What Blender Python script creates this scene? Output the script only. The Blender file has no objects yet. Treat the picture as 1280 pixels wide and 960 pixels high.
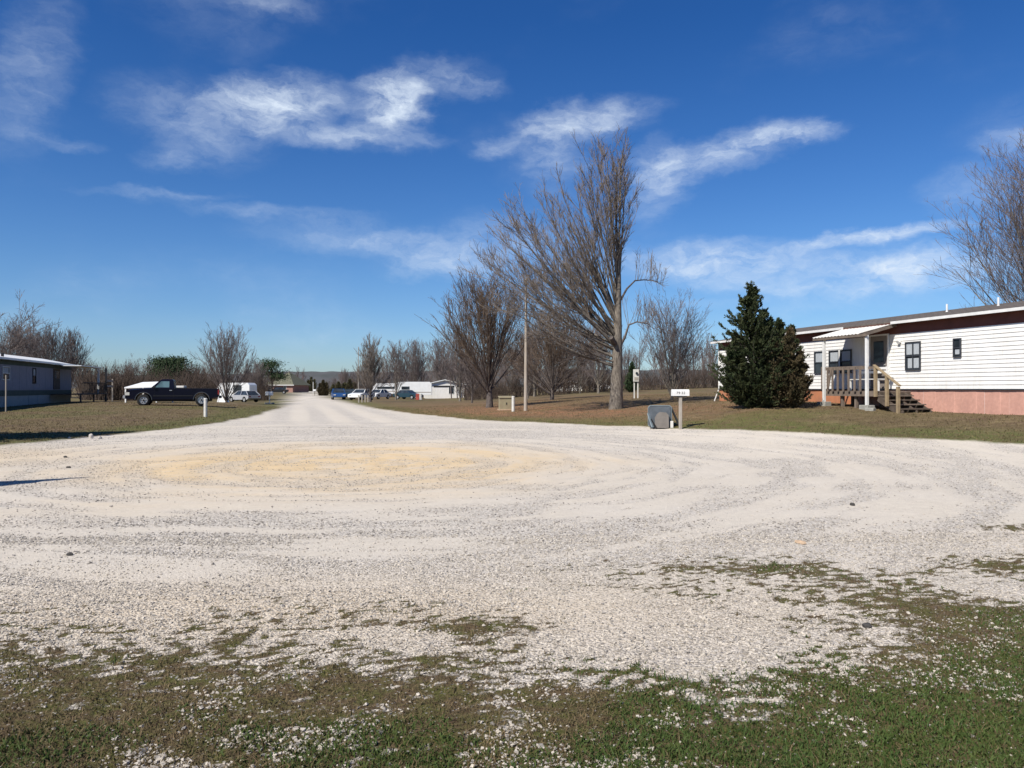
import bpy, math, random
import numpy as np
from math import radians as rad, sin, cos, pi

sc = bpy.context.scene
col = sc.collection
F = 970.0; HOR = 486.0; EYE = 1.6          # focal length in photo pixels, horizon row, eye height

# ------------------------------------------------------------------ camera
cd = bpy.data.cameras.new("camera"); cam = bpy.data.objects.new("camera", cd); col.objects.link(cam)
cd.sensor_width = 36; cd.lens = F/1280*36; cd.clip_start = .05; cd.clip_end = 6000
cam.location = (0, 0, EYE); cam.rotation_euler = (rad(90)+math.atan((HOR-480)/F), 0, 0)
sc.camera = cam
sc.view_settings.view_transform = 'Standard'; sc.view_settings.look = 'None'
sc.view_settings.exposure = 0.38; sc.view_settings.gamma = 1
# ------------------------------------------------------------------ sun
EL = rad(46); TR = (.666, .747)            # horizontal travel direction of the light
sl = bpy.data.lights.new("sun", 'SUN'); sun = bpy.data.objects.new("sun", sl); col.objects.link(sun)
sl.energy = 5.0; sl.angle = rad(.53); sl.color = (1, .95, .87)
L = (TR[0]*cos(EL), TR[1]*cos(EL), -sin(EL))
sun.rotation_euler = (math.acos(-L[2]), 0, math.atan2(L[1], L[0])+pi/2 - 0)
import mathutils
sun.rotation_euler = mathutils.Vector(L).to_track_quat('-Z', 'Y').to_euler()
sun.location = (-10, -10, 20)

# ------------------------------------------------------------------ world
W = bpy.data.worlds.new("World"); sc.world = W; W.use_nodes = True
wt = W.node_tree; wt.nodes.clear()
def wn(t, **k):
    n = wt.nodes.new(t)
    for a, b in k.items(): setattr(n, a, b)
    return n
wout = wn('ShaderNodeOutputWorld'); bg = wn('ShaderNodeBackground'); bg.inputs[1].default_value = .10
wt.links.new(bg.outputs[0], wout.inputs[0])
sky = wn('ShaderNodeTexSky', sky_type='NISHITA'); sky.sun_disc = False
sky.sun_elevation = EL; sky.sun_rotation = math.atan2(-TR[0], -TR[1])
sky.altitude = 200; sky.air_density = 1.0; sky.dust_density = .35; sky.ozone_density = 2.2
hs = wn('ShaderNodeHueSaturation'); hs.inputs['Saturation'].default_value = 1.22; hs.inputs['Value'].default_value = .86
wt.links.new(sky.outputs[0], hs.inputs['Color'])
tint = wn('ShaderNodeValToRGB'); te = tint.color_ramp.elements
te[0].position = 0; te[0].color = (.58,.74,1.04,1); te[1].position = 1; te[1].color = (.28,.56,.90,1)
for p, c in ((.089, (.55,.73,1.0)), (.28, (.30,.58,.92))):
    x_ = te.new(p); x_.color = c+(1,)
tc = wn('ShaderNodeTexCoord'); sx = wn('ShaderNodeSeparateXYZ'); wt.links.new(tc.outputs['Generated'], sx.inputs[0])
def wm(op, a, b=None, c=None):
    n = wn('ShaderNodeMath', operation=op)
    for i, v in enumerate((a, b, c)):
        if v is None: continue
        if isinstance(v, (int, float)): n.inputs[i].default_value = v
        else: wt.links.new(v, n.inputs[i])
    return n.outputs[0]
az = wm('ARCTAN2', sx.outputs[0], sx.outputs[1]); el = wm('ARCSINE', sx.outputs[2])
elr = wm('DIVIDE', wm('MAXIMUM', el, 0.0), pi/2); wt.links.new(elr, tint.inputs[0])
tm = wn('ShaderNodeMix', data_type='RGBA', blend_type='MULTIPLY'); tm.inputs['Factor'].default_value = 1; wt.links.new(hs.outputs[0], tm.inputs['A']); wt.links.new(tint.outputs[0], tm.inputs['B'])
cb = wn('ShaderNodeCombineXYZ'); wt.links.new(az, cb.inputs[0]); wt.links.new(el, cb.inputs[1])
# warp of the azimuth / elevation plane gives the clouds their ragged outline
nz = wn('ShaderNodeTexNoise'); nz.inputs['Scale'].default_value = 13; nz.inputs['Detail'].default_value = 6; nz.inputs['Roughness'].default_value = .62
mp = wn('ShaderNodeMapping'); mp.inputs['Scale'].default_value = (1, 1.8, 1); wt.links.new(cb.outputs[0], mp.inputs[0]); wt.links.new(mp.outputs[0], nz.inputs[0])
sub = wn('ShaderNodeVectorMath', operation='SUBTRACT'); wt.links.new(nz.outputs['Color'], sub.inputs[0]); sub.inputs[1].default_value = (.5, .5, .5)
scl = wn('ShaderNodeVectorMath', operation='MULTIPLY'); wt.links.new(sub.outputs[0], scl.inputs[0]); scl.inputs[1].default_value = (.085, .05, 0)
wp = wn('ShaderNodeVectorMath', operation='ADD'); wt.links.new(cb.outputs[0], wp.inputs[0]); wt.links.new(scl.outputs[0], wp.inputs[1])
def azel(x, y):
    v = mathutils.Vector(((x-640)/F, 1, (HOR-y)/F)).normalized()
    return math.atan2(v.x, v.y), math.asin(v.z)
CL = [(345,126,80,26,-8,1.25),(490,132,46,26,-4,1.7),(430,170,105,16,0,.8),(245,152,80,36,12,.5),(535,100,75,20,-8,.45),(225,200,40,12,-8,.3),(590,105,40,12,10,.3),
      (38,85,38,75,14,.34),(62,174,45,7,4,.3),(335,4,60,14,0,.35),
      (735,150,80,21,-8,.95),(688,188,40,38,0,.6),(627,183,26,12,-12,.5),
      (900,192,95,20,-10,.9),(985,172,60,12,-4,.8),(822,222,34,42,18,.7),
      (480,302,140,18,2,.5),(345,268,130,9,1,.26),(565,330,85,15,0,.65),(200,243,75,6,-4,.28),(620,300,90,30,0,.35),
      (895,328,125,24,2,1.1),(1010,362,130,10,3,.5),(1095,297,95,9,-3,1.1),(1128,337,95,20,0,1.3),(1270,185,30,14,0,.5),(1208,235,45,24,0,.3),(980,380,150,7,0,.2)]
acc = None
for (x, y, rx, ry, ang, st) in CL:
    a, e = azel(x, y)
    m = wn('ShaderNodeMapping', vector_type='TEXTURE'); m.inputs['Location'].default_value = (a, e, 0)
    m.inputs['Rotation'].default_value = (0, 0, rad(-ang)); m.inputs['Scale'].default_value = (rx/F*1.25, ry/F*1.35, 1)
    wt.links.new(wp.outputs[0], m.inputs[0])
    ln = wn('ShaderNodeVectorMath', operation='LENGTH'); wt.links.new(m.outputs[0], ln.inputs[0])
    mr = wn('ShaderNodeMapRange', interpolation_type='SMOOTHSTEP'); wt.links.new(ln.outputs['Value'], mr.inputs['Value'])
    mr.inputs['From Min'].default_value = 1.15; mr.inputs['From Max'].default_value = .0; mr.inputs['To Max'].default_value = st
    acc = mr.outputs[0] if acc is None else wm('ADD', acc, mr.outputs[0])
# wisps: stretched fine noise modulates the density; faint cirrus everywhere else (also outside the view)
mp2 = wn('ShaderNodeMapping'); mp2.inputs['Scale'].default_value = (11, 24, 1); mp2.inputs['Rotation'].default_value = (0, 0, .12); wt.links.new(wp.outputs[0], mp2.inputs[0])
n2 = wn('ShaderNodeTexNoise'); n2.inputs['Scale'].default_value = 1.6; n2.inputs['Detail'].default_value = 9; n2.inputs['Roughness'].default_value = .66; wt.links.new(mp2.outputs[0], n2.inputs[0])
mr2 = wn('ShaderNodeMapRange'); wt.links.new(n2.outputs[0], mr2.inputs[0]); mr2.inputs['From Min'].default_value = .36; mr2.inputs['From Max'].default_value = .66; mr2.inputs['To Min'].default_value = .26; mr2.inputs['To Max'].default_value = 1.12
n3 = wn('ShaderNodeTexNoise'); n3.inputs['Scale'].default_value = 3.2; n3.inputs['Detail'].default_value = 7; wt.links.new(mp.outputs[0], n3.inputs[0])
mr3 = wn('ShaderNodeMapRange', interpolation_type='SMOOTHSTEP'); wt.links.new(n3.outputs[0], mr3.inputs[0]); mr3.inputs['From Min'].default_value = .5; mr3.inputs['From Max'].default_value = .85; mr3.inputs['To Max'].default_value = .35
dens = wm('MULTIPLY', wm('ADD', acc, mr3.outputs[0]), mr2.outputs[0])
dens = wm('MULTIPLY', dens, .70)
cl = wn('ShaderNodeClamp'); wt.links.new(dens, cl.inputs[0]); cl.inputs['Max'].default_value = .93
mx = wn('ShaderNodeMix', data_type='RGBA'); wt.links.new(cl.outputs[0], mx.inputs['Factor']); wt.links.new(tm.outputs['Result'], mx.inputs['A'])
mx.inputs['B'].default_value = (5.9, 6.7, 7.7, 1)
wt.links.new(mx.outputs['Result'], bg.inputs[0])

# ------------------------------------------------------------------ numeric helpers
rng = np.random.default_rng(11)
def fbm(x, y, scale, octv=4, seed=0, rough=.55):
    x = np.asarray(x, float)*scale; y = np.asarray(y, float)*scale
    out = np.zeros(np.broadcast(x, y).shape); amp = 1.0; tot = 0
    for o in range(octv):
        xi = np.floor(x).astype(np.int64); yi = np.floor(y).astype(np.int64); fx = x-xi; fy = y-yi
        fx = fx*fx*(3-2*fx); fy = fy*fy*(3-2*fy)
        def h(i, j):
            n = (i*374761393 + j*668265263 + (seed+o)*982451653) & 0x7fffffff
            n = ((n ^ (n >> 13))*1274126177) & 0x7fffffff
            n = n ^ (n >> 16)
            return (n & 0xffff)/65535.0
        out += amp*((h(xi, yi)*(1-fx)+h(xi+1, yi)*fx)*(1-fy)+(h(xi, yi+1)*(1-fx)+h(xi+1, yi+1)*fx)*fy)
        tot += amp; amp *= rough; x = x*2.03+17.1; y = y*2.03+9.7
    return out/tot
def sst(a, b, v):
    t = np.clip((np.asarray(v, float)-a)/(b-a), 0, 1); return t*t*(3-2*t)
def g2(X, Y, cx, cy, rx, ry): return np.exp(-(((X-cx)/rx)**2+((Y-cy)/ry)**2))

# ------------------------------------------------------------------ terrain height (thin-plate through surveyed points)
CP = [(1280,556,18),(1280,521,23.3),(1150,516,27),(1090,513,27.6),(1040,509,29.8),(945,509,30),(898,502,40.8),(1100,547,21),(860,537,26.2),(1000,542,23.4),
      (825,535,27),(720,531,30.2),(770,512,38),(690,519,36),(657,514,41),(632,513,43),(612,510,48.5),(795,498,48),(840,500,45),(850,488,90),(700,490,120),(600,526,34),
      (520,518,42.4),(560,505,70),(555,498,135),(470,511,55),(430,503,81),(410,497,124),(385,490,264),(495,500,105),(358,503,81),(330,520,40),(270,530,31),
      (200,538,27),(100,548,23.5),(0,558,20),(257,522,37),(220,507,48),(60,505,55),(0,510,47.8),(90,503,60),(283,503,70),(305,503,95),(140,500,85),(350,490,200),(340,501,110),(336,507,70)]
PT = [((x-640)/F*Y, Y, EYE-(y-HOR)*Y/F) for x, y, Y in CP]
PT += [(0,3,0),(-5,3,0),(5,3,0),(0,-6,0),(-8,-4,0),(8,-4,0),(0,8,0),(-8,13,0),(5,12,.03),(-3,17,0),(0,24,.08),(-3,28,.12),(-9,8,0),(9,8,.05),(-12,14,.03),
       (16,12,.3),(20,5,.4),(23,20,.9),(0,-400,0),(400,0,1.5),(-400,0,1),(-300,400,2),(300,400,4),(0,800,3),(-60,20,.6),(60,20,1.5),(70,70,1.8),(-90,60,.8),(-120,130,.6)]
PT = np.array(PT)
def warp(X, Y):
    r = np.sqrt(X*X+Y*Y); k = 1/(1+r/30); return X*k, Y*k
def tpsk(d2): return np.where(d2 > 1e-12, .5*d2*np.log(np.maximum(d2, 1e-12)), 0)
_px, _py = warp(PT[:, 0], PT[:, 1]); n_ = len(PT)
K = tpsk((_px[:, None]-_px)**2+(_py[:, None]-_py)**2)+np.eye(n_)*.25
A = np.zeros((n_+3, n_+3)); A[:n_, :n_] = K; A[:n_, n_] = 1; A[:n_, n_+1] = _px; A[:n_, n_+2] = _py; A[n_:, :n_] = A[:n_, n_:].T
wts = np.linalg.solve(A, np.concatenate([PT[:, 2], [0, 0, 0]]))
def H(X, Y):
    X = np.asarray(X, float); Y = np.asarray(Y, float); sh = X.shape; X = X.ravel(); Y = Y.ravel()
    x, y = warp(X, Y); out = wts[n_]+wts[n_+1]*x+wts[n_+2]*y
    for i in range(n_): out = out+wts[i]*tpsk((x-_px[i])**2+(y-_py[i])**2)
    return out.reshape(sh)
def hz(x, y): return float(H(np.array([x]), np.array([y]))[0])
def at(px, Y): return ((px-640)/F*Y, Y)
def base(px, Y):
    x, y = at(px, Y); return (x, y, hz(x, y))

# ------------------------------------------------------------------ masks in plan
def inpoly(X, Y, poly):
    c = np.zeros(X.shape, bool); n = len(poly)
    for i in range(n):
        x1, y1 = poly[i]; x2, y2 = poly[(i+1) % n]
        if y1 == y2: continue
        c ^= ((y1 > Y) != (y2 > Y)) & (X < (x2-x1)*(Y-y1)/(y2-y1)+x1)
    return c
LEFT = [(-16.5,12),(-14.8,17),(-13.3,20.0),(-13.05,23.5),(-12.2,27),(-12.0,31),(-13.2,40),(-16.4,55),(-23.5,81),(-35.5,124),(-74,264),(-170,620)]
RIGHT = [(-162,620),(-67,264),(-29.5,124),(-17.2,81),(-9.6,55),(-5.2,42.4),(-1.4,34),(2.5,30.2),(5.9,26.2),(8.7,23.4),(9.96,21),(11.9,18),(13.6,14),(15,9),(16,2),(16,-12)]
ROAD = LEFT+RIGHT+[(-17,-12),(-17.5,4)]
def roaddist(X, Y):     # signed distance to the road edge, positive inside
    d = np.full(X.shape, 1e9); n = len(ROAD)
    for i in range(n):
        x1, y1 = ROAD[i]; x2, y2 = ROAD[(i+1) % n]; dx, dy = x2-x1, y2-y1
        t = np.clip(((X-x1)*dx+(Y-y1)*dy)/(dx*dx+dy*dy), 0, 1)
        d = np.minimum(d, np.hypot(X-x1-t*dx, Y-y1-t*dy))
    return np.where(inpoly(X, Y, ROAD), d, -d)
def cover(X, Y):        # how much weed and moss has grown into the gravel near the camera
    c = sst(5.9, 3.6, Y+.25*(fbm(X, Y, .9, 3, 5)-.5)*4)*.74
    c = c+.50*g2(X, Y, 3.1, 6.0, 1.3, .8)+.5*g2(X, Y, 2.2, 6.9, 1.2, .35)+.25*g2(X, Y, 2.9, 5.2, .6, .4)+.6*g2(X, Y, 5.6, 8.7, .9, .28)+.5*g2(X, Y, 4.5, 6.9, .45, .5)
    c = c+.5*g2(X, Y, 2.9, 4.3, 1.0, .55)+.42*g2(X, Y, -.1, 5.2, .6, .3)+.2*g2(X, Y, -2.6, 4.1, 1.5, .5)+.3*g2(X, Y, 3.3, 5.2, .8, .4)
    c = c-.85*g2(X, Y, 1.1, 4.8, .85, .5)-.25*g2(X, Y, .6, 5.6, .8, .35)-.35*g2(X, Y, .35, 4.25, .35, .12)-.45*g2(X, Y, .5, 4.9, .5, .22)-.3*g2(X, Y, -2.3, 3.9, .35, .1)
    c = c+.10*sst(8.5, 5.2, Y)
    n = .55*fbm(X, Y*1.4, 2.2, 4, 21, .6)+.45*fbm(X, Y*1.4, 9, 3, 27, .7)
    m = sst(.34, .78, c*.66+(n-.5)*1.35+.08)*sst(.05, .25, c)
    tuft = sst(.60, .72, fbm(X, Y*1.3, 17, 3, 29, .6)+c*.40-.02)*sst(.02, .12, c)*sst(.40, .55, fbm(X, Y, 1.6, 3, 30)+c*.3)
    return np.maximum(m, tuft*.8)
def green(X, Y):
    return sst(.40, .62, fbm(X, Y, 1.3, 4, 33)+.20*g2(X, Y, 2.7, 4.2, 1.3, .6)+.16*g2(X, Y, -1, 3.6, 1.4, .35)+.1*g2(X, Y, .8, 3.5, 1, .3)-.10*g2(X, Y, -2.6, 4.3, 1.2, .6)-.16*sst(4.2, 5.6, Y)-.035-.10*sst(.5, -1.5, X)*sst(3.4, 3.8, Y))
CX, CY = -3.1, 17.0
def ringr(X, Y): return np.hypot((X-CX)/.98, (Y-CY)) + 1.7*(fbm(X, Y, .14, 3, 7)-.5)
def bands(X, Y):
    r = ringr(X, Y); th = np.arctan2(Y-CY, X-CX)
    r2 = np.hypot(X-1.5, Y+16)+.8*(fbm(X, Y, .2, 3, 44)-.5); r3 = np.hypot(X+18, Y-34)+.7*(fbm(X, Y, .2, 3, 46)-.5)
    b = .5+.6*(fbm(r, th*1.0+20, 1.0, 2, 41, .6)-.5)+.95*(fbm(r, th*1.4+9, 3.1, 3, 43, .6)-.5)+.26*(fbm(r2, X*.08, 2.2, 3, 49)-.5)+.22*(fbm(r3, Y*.08, 2.4, 3, 50)-.5)
    xr = (X+20.5+.28*(Y-81))        # across the straight road beyond the circle
    b2 = .5+.28*np.cos(xr*2*pi/1.9)*np.exp(-(xr/3)**2)+.3*(fbm(xr*1.0, Y*.06, 1.1, 3, 47)-.5)
    b = b-.22*g2(X, Y, -2, 25.5, 6, 2.6)-.14*g2(X, Y, 2, 8.2, 4, 1.2)
    k = sst(29, 38, Y)
    return b*(1-k)+b2*k
def tan_(X, Y):
    r = np.hypot((X-CX+.9)/1.02, (Y-CY-.4)*(1+.12*np.sign(Y-CY)))+3.6*(fbm(X, Y, .32, 5, 61, .62)-.5)
    t = .92*sst(7.4, 1.8, r)*(.62+.45*sst(.35, .6, fbm(ringr(X, Y)*1.0, np.arctan2(Y-CY, X-CX)*.7+4, 2.2, 3, 67)))*1.12
    t = np.maximum(t, .35*g2(X, Y, 9, 8.3, 3, .6)); t = np.maximum(t, .55*g2(X, Y, -12, 17.5, 3.2, 2.6)); t = np.maximum(t, .40*g2(X, Y, -1.6, 5.6, 3.8, 1.0))
    return t
def smooth_gravel(X, Y): # worn, fine white tracks (1) against loose grey stones (0)
    return sst(.36, .66, bands(X, Y))*sst(4.6, 7.6, Y+1.2*(fbm(X, Y, .5, 3, 3)-.5))

# ------------------------------------------------------------------ mesh helpers
def link(o, parent=None):
    col.objects.link(o)
    if parent: o.parent = parent
    return o
def np_mesh(name, V, Fc, mats, parent=None, smooth=False, attrs=None, mi=None):
    me = bpy.data.meshes.new(name); V = np.asarray(V, np.float32); Fc = np.asarray(Fc, np.int32)
    k = Fc.shape[1]; me.vertices.add(len(V)); me.vertices.foreach_set('co', V.ravel())
    me.loops.add(Fc.size); me.loops.foreach_set('vertex_index', Fc.ravel())
    me.polygons.add(len(Fc)); me.polygons.foreach_set('loop_start', np.arange(0, Fc.size, k, dtype=np.int32))
    if mi is not None: me.polygons.foreach_set('material_index', np.asarray(mi, np.int32))
    me.update(calc_edges=True)
    for m in (mats if isinstance(mats, (list, tuple)) else [mats]): me.materials.append(m)
    me.polygons.foreach_set('use_smooth', np.full(len(Fc), smooth))
    for an, av in (attrs or {}).items():
        at_ = me.attributes.new(an, 'FLOAT', 'POINT'); at_.data.foreach_set('value', np.asarray(av, np.float32))
    return link(bpy.data.objects.new(name, me), parent)
class MB:
    def __init__(s): s.v = []; s.f = []; s.m = []
    def add(s, vs, fs, m=0):
        b = len(s.v); s.v += [tuple(v) for v in vs]; s.f += [tuple(b+i for i in f) for f in fs]; s.m += [m]*len(fs); return s
    def box(s, a, b, m=0, bev=0.0):
        x0, y0, z0 = a; x1, y1, z1 = b
        if bev <= 0:
            return s.add([(x0,y0,z0),(x1,y0,z0),(x1,y1,z0),(x0,y1,z0),(x0,y0,z1),(x1,y0,z1),(x1,y1,z1),(x0,y1,z1)],
                  [(0,3,2,1),(4,5,6,7),(0,1,5,4),(1,2,6,5),(2,3,7,6),(3,0,4,7)], m)
        c = bev; vs = []; fs = []
        for z, k in ((z0, c), (z0+c, 0), (z1-c, 0), (z1, c)):
            vs += [(x0+k,y0+c,z),(x0+c,y0+k,z),(x1-c,y0+k,z),(x1-k,y0+c,z),(x1-k,y1-c,z),(x1-c,y1-k,z),(x0+c,y1-k,z),(x0+k,y1-c,z)]
        fs.append(tuple(range(7, -1, -1))); fs.append(tuple(range(24, 32)))
        for r in range(3):
            for i in range(8): fs.append((r*8+i, r*8+(i+1) % 8, r*8+8+(i+1) % 8, r*8+8+i))
        return s.add(vs, fs, m)
    def bar(s, p, q, w, h=None, m=0):       # rectangular bar from p to q
        h = h or w; p = mathutils.Vector(p); q = mathutils.Vector(q); d = (q-p).normalized()
        up = mathutils.Vector((0, 0, 1)) if abs(d.z) < .95 else mathutils.Vector((0, 1, 0))
        a = d.cross(up).normalized()*w/2; b = a.cross(d).normalized()*h/2
        vs = [p-a-b, p+a-b, p+a+b, p-a+b, q-a-b, q+a-b, q+a+b, q-a+b]
        return s.add(vs, [(0,1,2,3),(4,7,6,5),(0,4,5,1),(1,5,6,2),(2,6,7,3),(3,7,4,0)], m)
    def cyl(s, p, q, r0, r1=None, n=12, m=0, cap=True):
        r1 = r0 if r1 is None else r1; p = mathutils.Vector(p); q = mathutils.Vector(q); d = (q-p).normalized()
        up = mathutils.Vector((0, 0, 1)) if abs(d.z) < .95 else mathutils.Vector((1, 0, 0))
        a = d.cross(up).normalized(); b = d.cross(a).normalized(); vs = []
        for c, r in ((p, r0), (q, r1)):
            for i in range(n): t = 2*pi*i/n; vs.append(c+a*cos(t)*r+b*sin(t)*r)
        fs = [(i, (i+1) % n, n+(i+1) % n, n+i) for i in range(n)]
        if cap: fs += [tuple(range(n-1, -1, -1)), tuple(range(n, 2*n))]
        return s.add(vs, fs, m)
    def prism(s, poly, y0, y1, m=0):        # polygon in local x,z extruded along y
        n = len(poly); vs = [(x, y0, z) for x, z in poly]+[(x, y1, z) for x, z in poly]
        return s.add(vs, [(i, (i+1) % n, n+(i+1) % n, n+i) for i in range(n)]+[tuple(range(n-1, -1, -1)), tuple(range(n, 2*n))], m)
    def build(s, name, mats, parent=None, smooth=False, bevel=0, recalc=True):
        me = bpy.data.meshes.new(name); me.from_pydata([tuple(v) for v in s.v], [], s.f)
        for m in (mats if isinstance(mats, (list, tuple)) else [mats]): me.materials.append(m)
        me.polygons.foreach_set('material_index', s.m)
        if recalc:
            import bmesh
            bm = bmesh.new(); bm.from_mesh(me); bmesh.ops.recalc_face_normals(bm, faces=bm.faces)
            if bevel: bmesh.ops.bevel(bm, geom=[e for e in bm.edges], offset=bevel, segments=2, affect='EDGES', profile=.6, clamp_overlap=True)
            bm.to_mesh(me); bm.free()
        me.polygons.foreach_set('use_smooth', [smooth]*len(me.polygons)); me.update()
        return link(bpy.data.objects.new(name, me), parent)
def tag(o, label=None, cat=None, group=None, kind=None):
    for k, v in (('label', label), ('category', cat), ('group', group), ('kind', kind)):
        if v: o[k] = v
    return o
def thing(name, label, cat, loc=(0,0,0), rz=0, group=None):
    o = bpy.data.objects.new(name, None); col.objects.link(o); o.location = loc; o.rotation_euler = (0, 0, rz); o.empty_display_size = .2
    return tag(o, label, cat, group)
def dup(root, loc, rz=None, scale=None, label=None):
    def cp(o, par):
        c = o.copy(); col.objects.link(c)
        if par: c.parent = par
        for ch in o.children: cp(ch, c)
        return c
    r = cp(root, None); r.location = loc
    if rz is not None: r.rotation_euler = (0, 0, rz)
    if scale: r.scale = scale if isinstance(scale, tuple) else (scale,)*3
    if label: r['label'] = label
    return r

# ------------------------------------------------------------------ materials
class NT:
    def __init__(s, name):
        s.mat = bpy.data.materials.new(name); s.mat.use_nodes = True; s.t = s.mat.node_tree
        s.b = s.t.nodes['Principled BSDF']; s.b.inputs['Specular IOR Level'].default_value = .3
        s.pos = s.n('ShaderNodeTexCoord').outputs['Object']
    def n(s, t, **k):
        n = s.t.nodes.new(t)
        for a, b in k.items(): setattr(n, a, b)
        return n
    def l(s, a, b): s.t.links.new(a, b)
    def noise(s, scale, detail=4, rough=.55, vec=None, sc=None):
        n = s.n('ShaderNodeTexNoise'); n.inputs['Scale'].default_value = scale; n.inputs['Detail'].default_value = detail; n.inputs['Roughness'].default_value = rough
        v = vec or s.pos
        if sc is not None:
            m = s.n('ShaderNodeMapping'); m.inputs['Scale'].default_value = sc; s.l(v, m.inputs[0]); v = m.outputs[0]
        s.l(v, n.inputs[0]); return n.outputs[0]
    def vor(s, scale, feat='F1', out='Distance'):
        n = s.n('ShaderNodeTexVoronoi', feature=feat); n.inputs['Scale'].default_value = scale; s.l(s.pos, n.inputs['Vector']); return n.outputs[out]
    def mr(s, v, a, b, c=0., d=1.):
        n = s.n('ShaderNodeMapRange'); s.l(v, n.inputs[0])
        for i, x in zip((1, 2, 3, 4), (a, b, c, d)): n.inputs[i].default_value = x
        return n.outputs[0]
    def mix(s, f, a, b, mode='MIX'):
        n = s.n('ShaderNodeMix', data_type='RGBA', blend_type=mode)
        for key, v in (('Factor', f), ('A', a), ('B', b)):
            i = n.inputs[key]
            if isinstance(v, (int, float)): i.default_value = v
            elif isinstance(v, (tuple, list)): i.default_value = tuple(v)+(1,) if len(v) == 3 else v
            else: s.l(v, i)
        return n.outputs['Result']
    def math(s, op, a, b=0.):
        n = s.n('ShaderNodeMath', operation=op)
        for i, v in enumerate((a, b)):
            if isinstance(v, (int, float)): n.inputs[i].default_value = v
            else: s.l(v, n.inputs[i])
        return n.outputs[0]
    def attr(s, name): n = s.n('ShaderNodeAttribute'); n.attribute_name = name; return n.outputs['Fac']
    def bump(s, h, dist, st=1.):
        n = s.n('ShaderNodeBump'); n.inputs['Strength'].default_value = st; n.inputs['Distance'].default_value = dist; s.l(h, n.inputs['Height']); s.l(n.outputs[0], s.b.inputs['Normal']); return n
    def color(s, c):
        if isinstance(c, (tuple, list)): s.b.inputs['Base Color'].default_value = tuple(c)+(1,)
        else: s.l(c, s.b.inputs['Base Color'])
def sm(name, c, rough=.7, var=.25, scale=3., c2=None, metal=0., stretch=None, bump=0., spec=.3, fine=None):
    m = NT(name); m.b.inputs['Roughness'].default_value = rough; m.b.inputs['Metallic'].default_value = metal; m.b.inputs['Specular IOR Level'].default_value = spec
    c2 = c2 or tuple(x*(1-var) for x in c); nz_ = m.noise(scale, 6, .62, sc=stretch); k = m.mix(m.mr(nz_, .35, .68), c, c2)
    if fine:
        f = m.noise(fine, 3, .6); k = m.mix(m.mr(f, .3, .7, 0, .45), k, tuple(x*.55 for x in c))
    m.color(k)
    if bump: m.bump(m.noise(scale*8, 4, .6, sc=stretch), bump)
    return m.mat
def glass(name, c=(.02,.025,.03), rough=.06):
    m = NT(name); m.color(m.mix(m.mr(m.noise(1.5, 3), .4, .6), c, tuple(x*1.8 for x in c))); m.b.inputs['Roughness'].default_value = rough; m.b.inputs['Specular IOR Level'].default_value = .5; return m.mat

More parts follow.
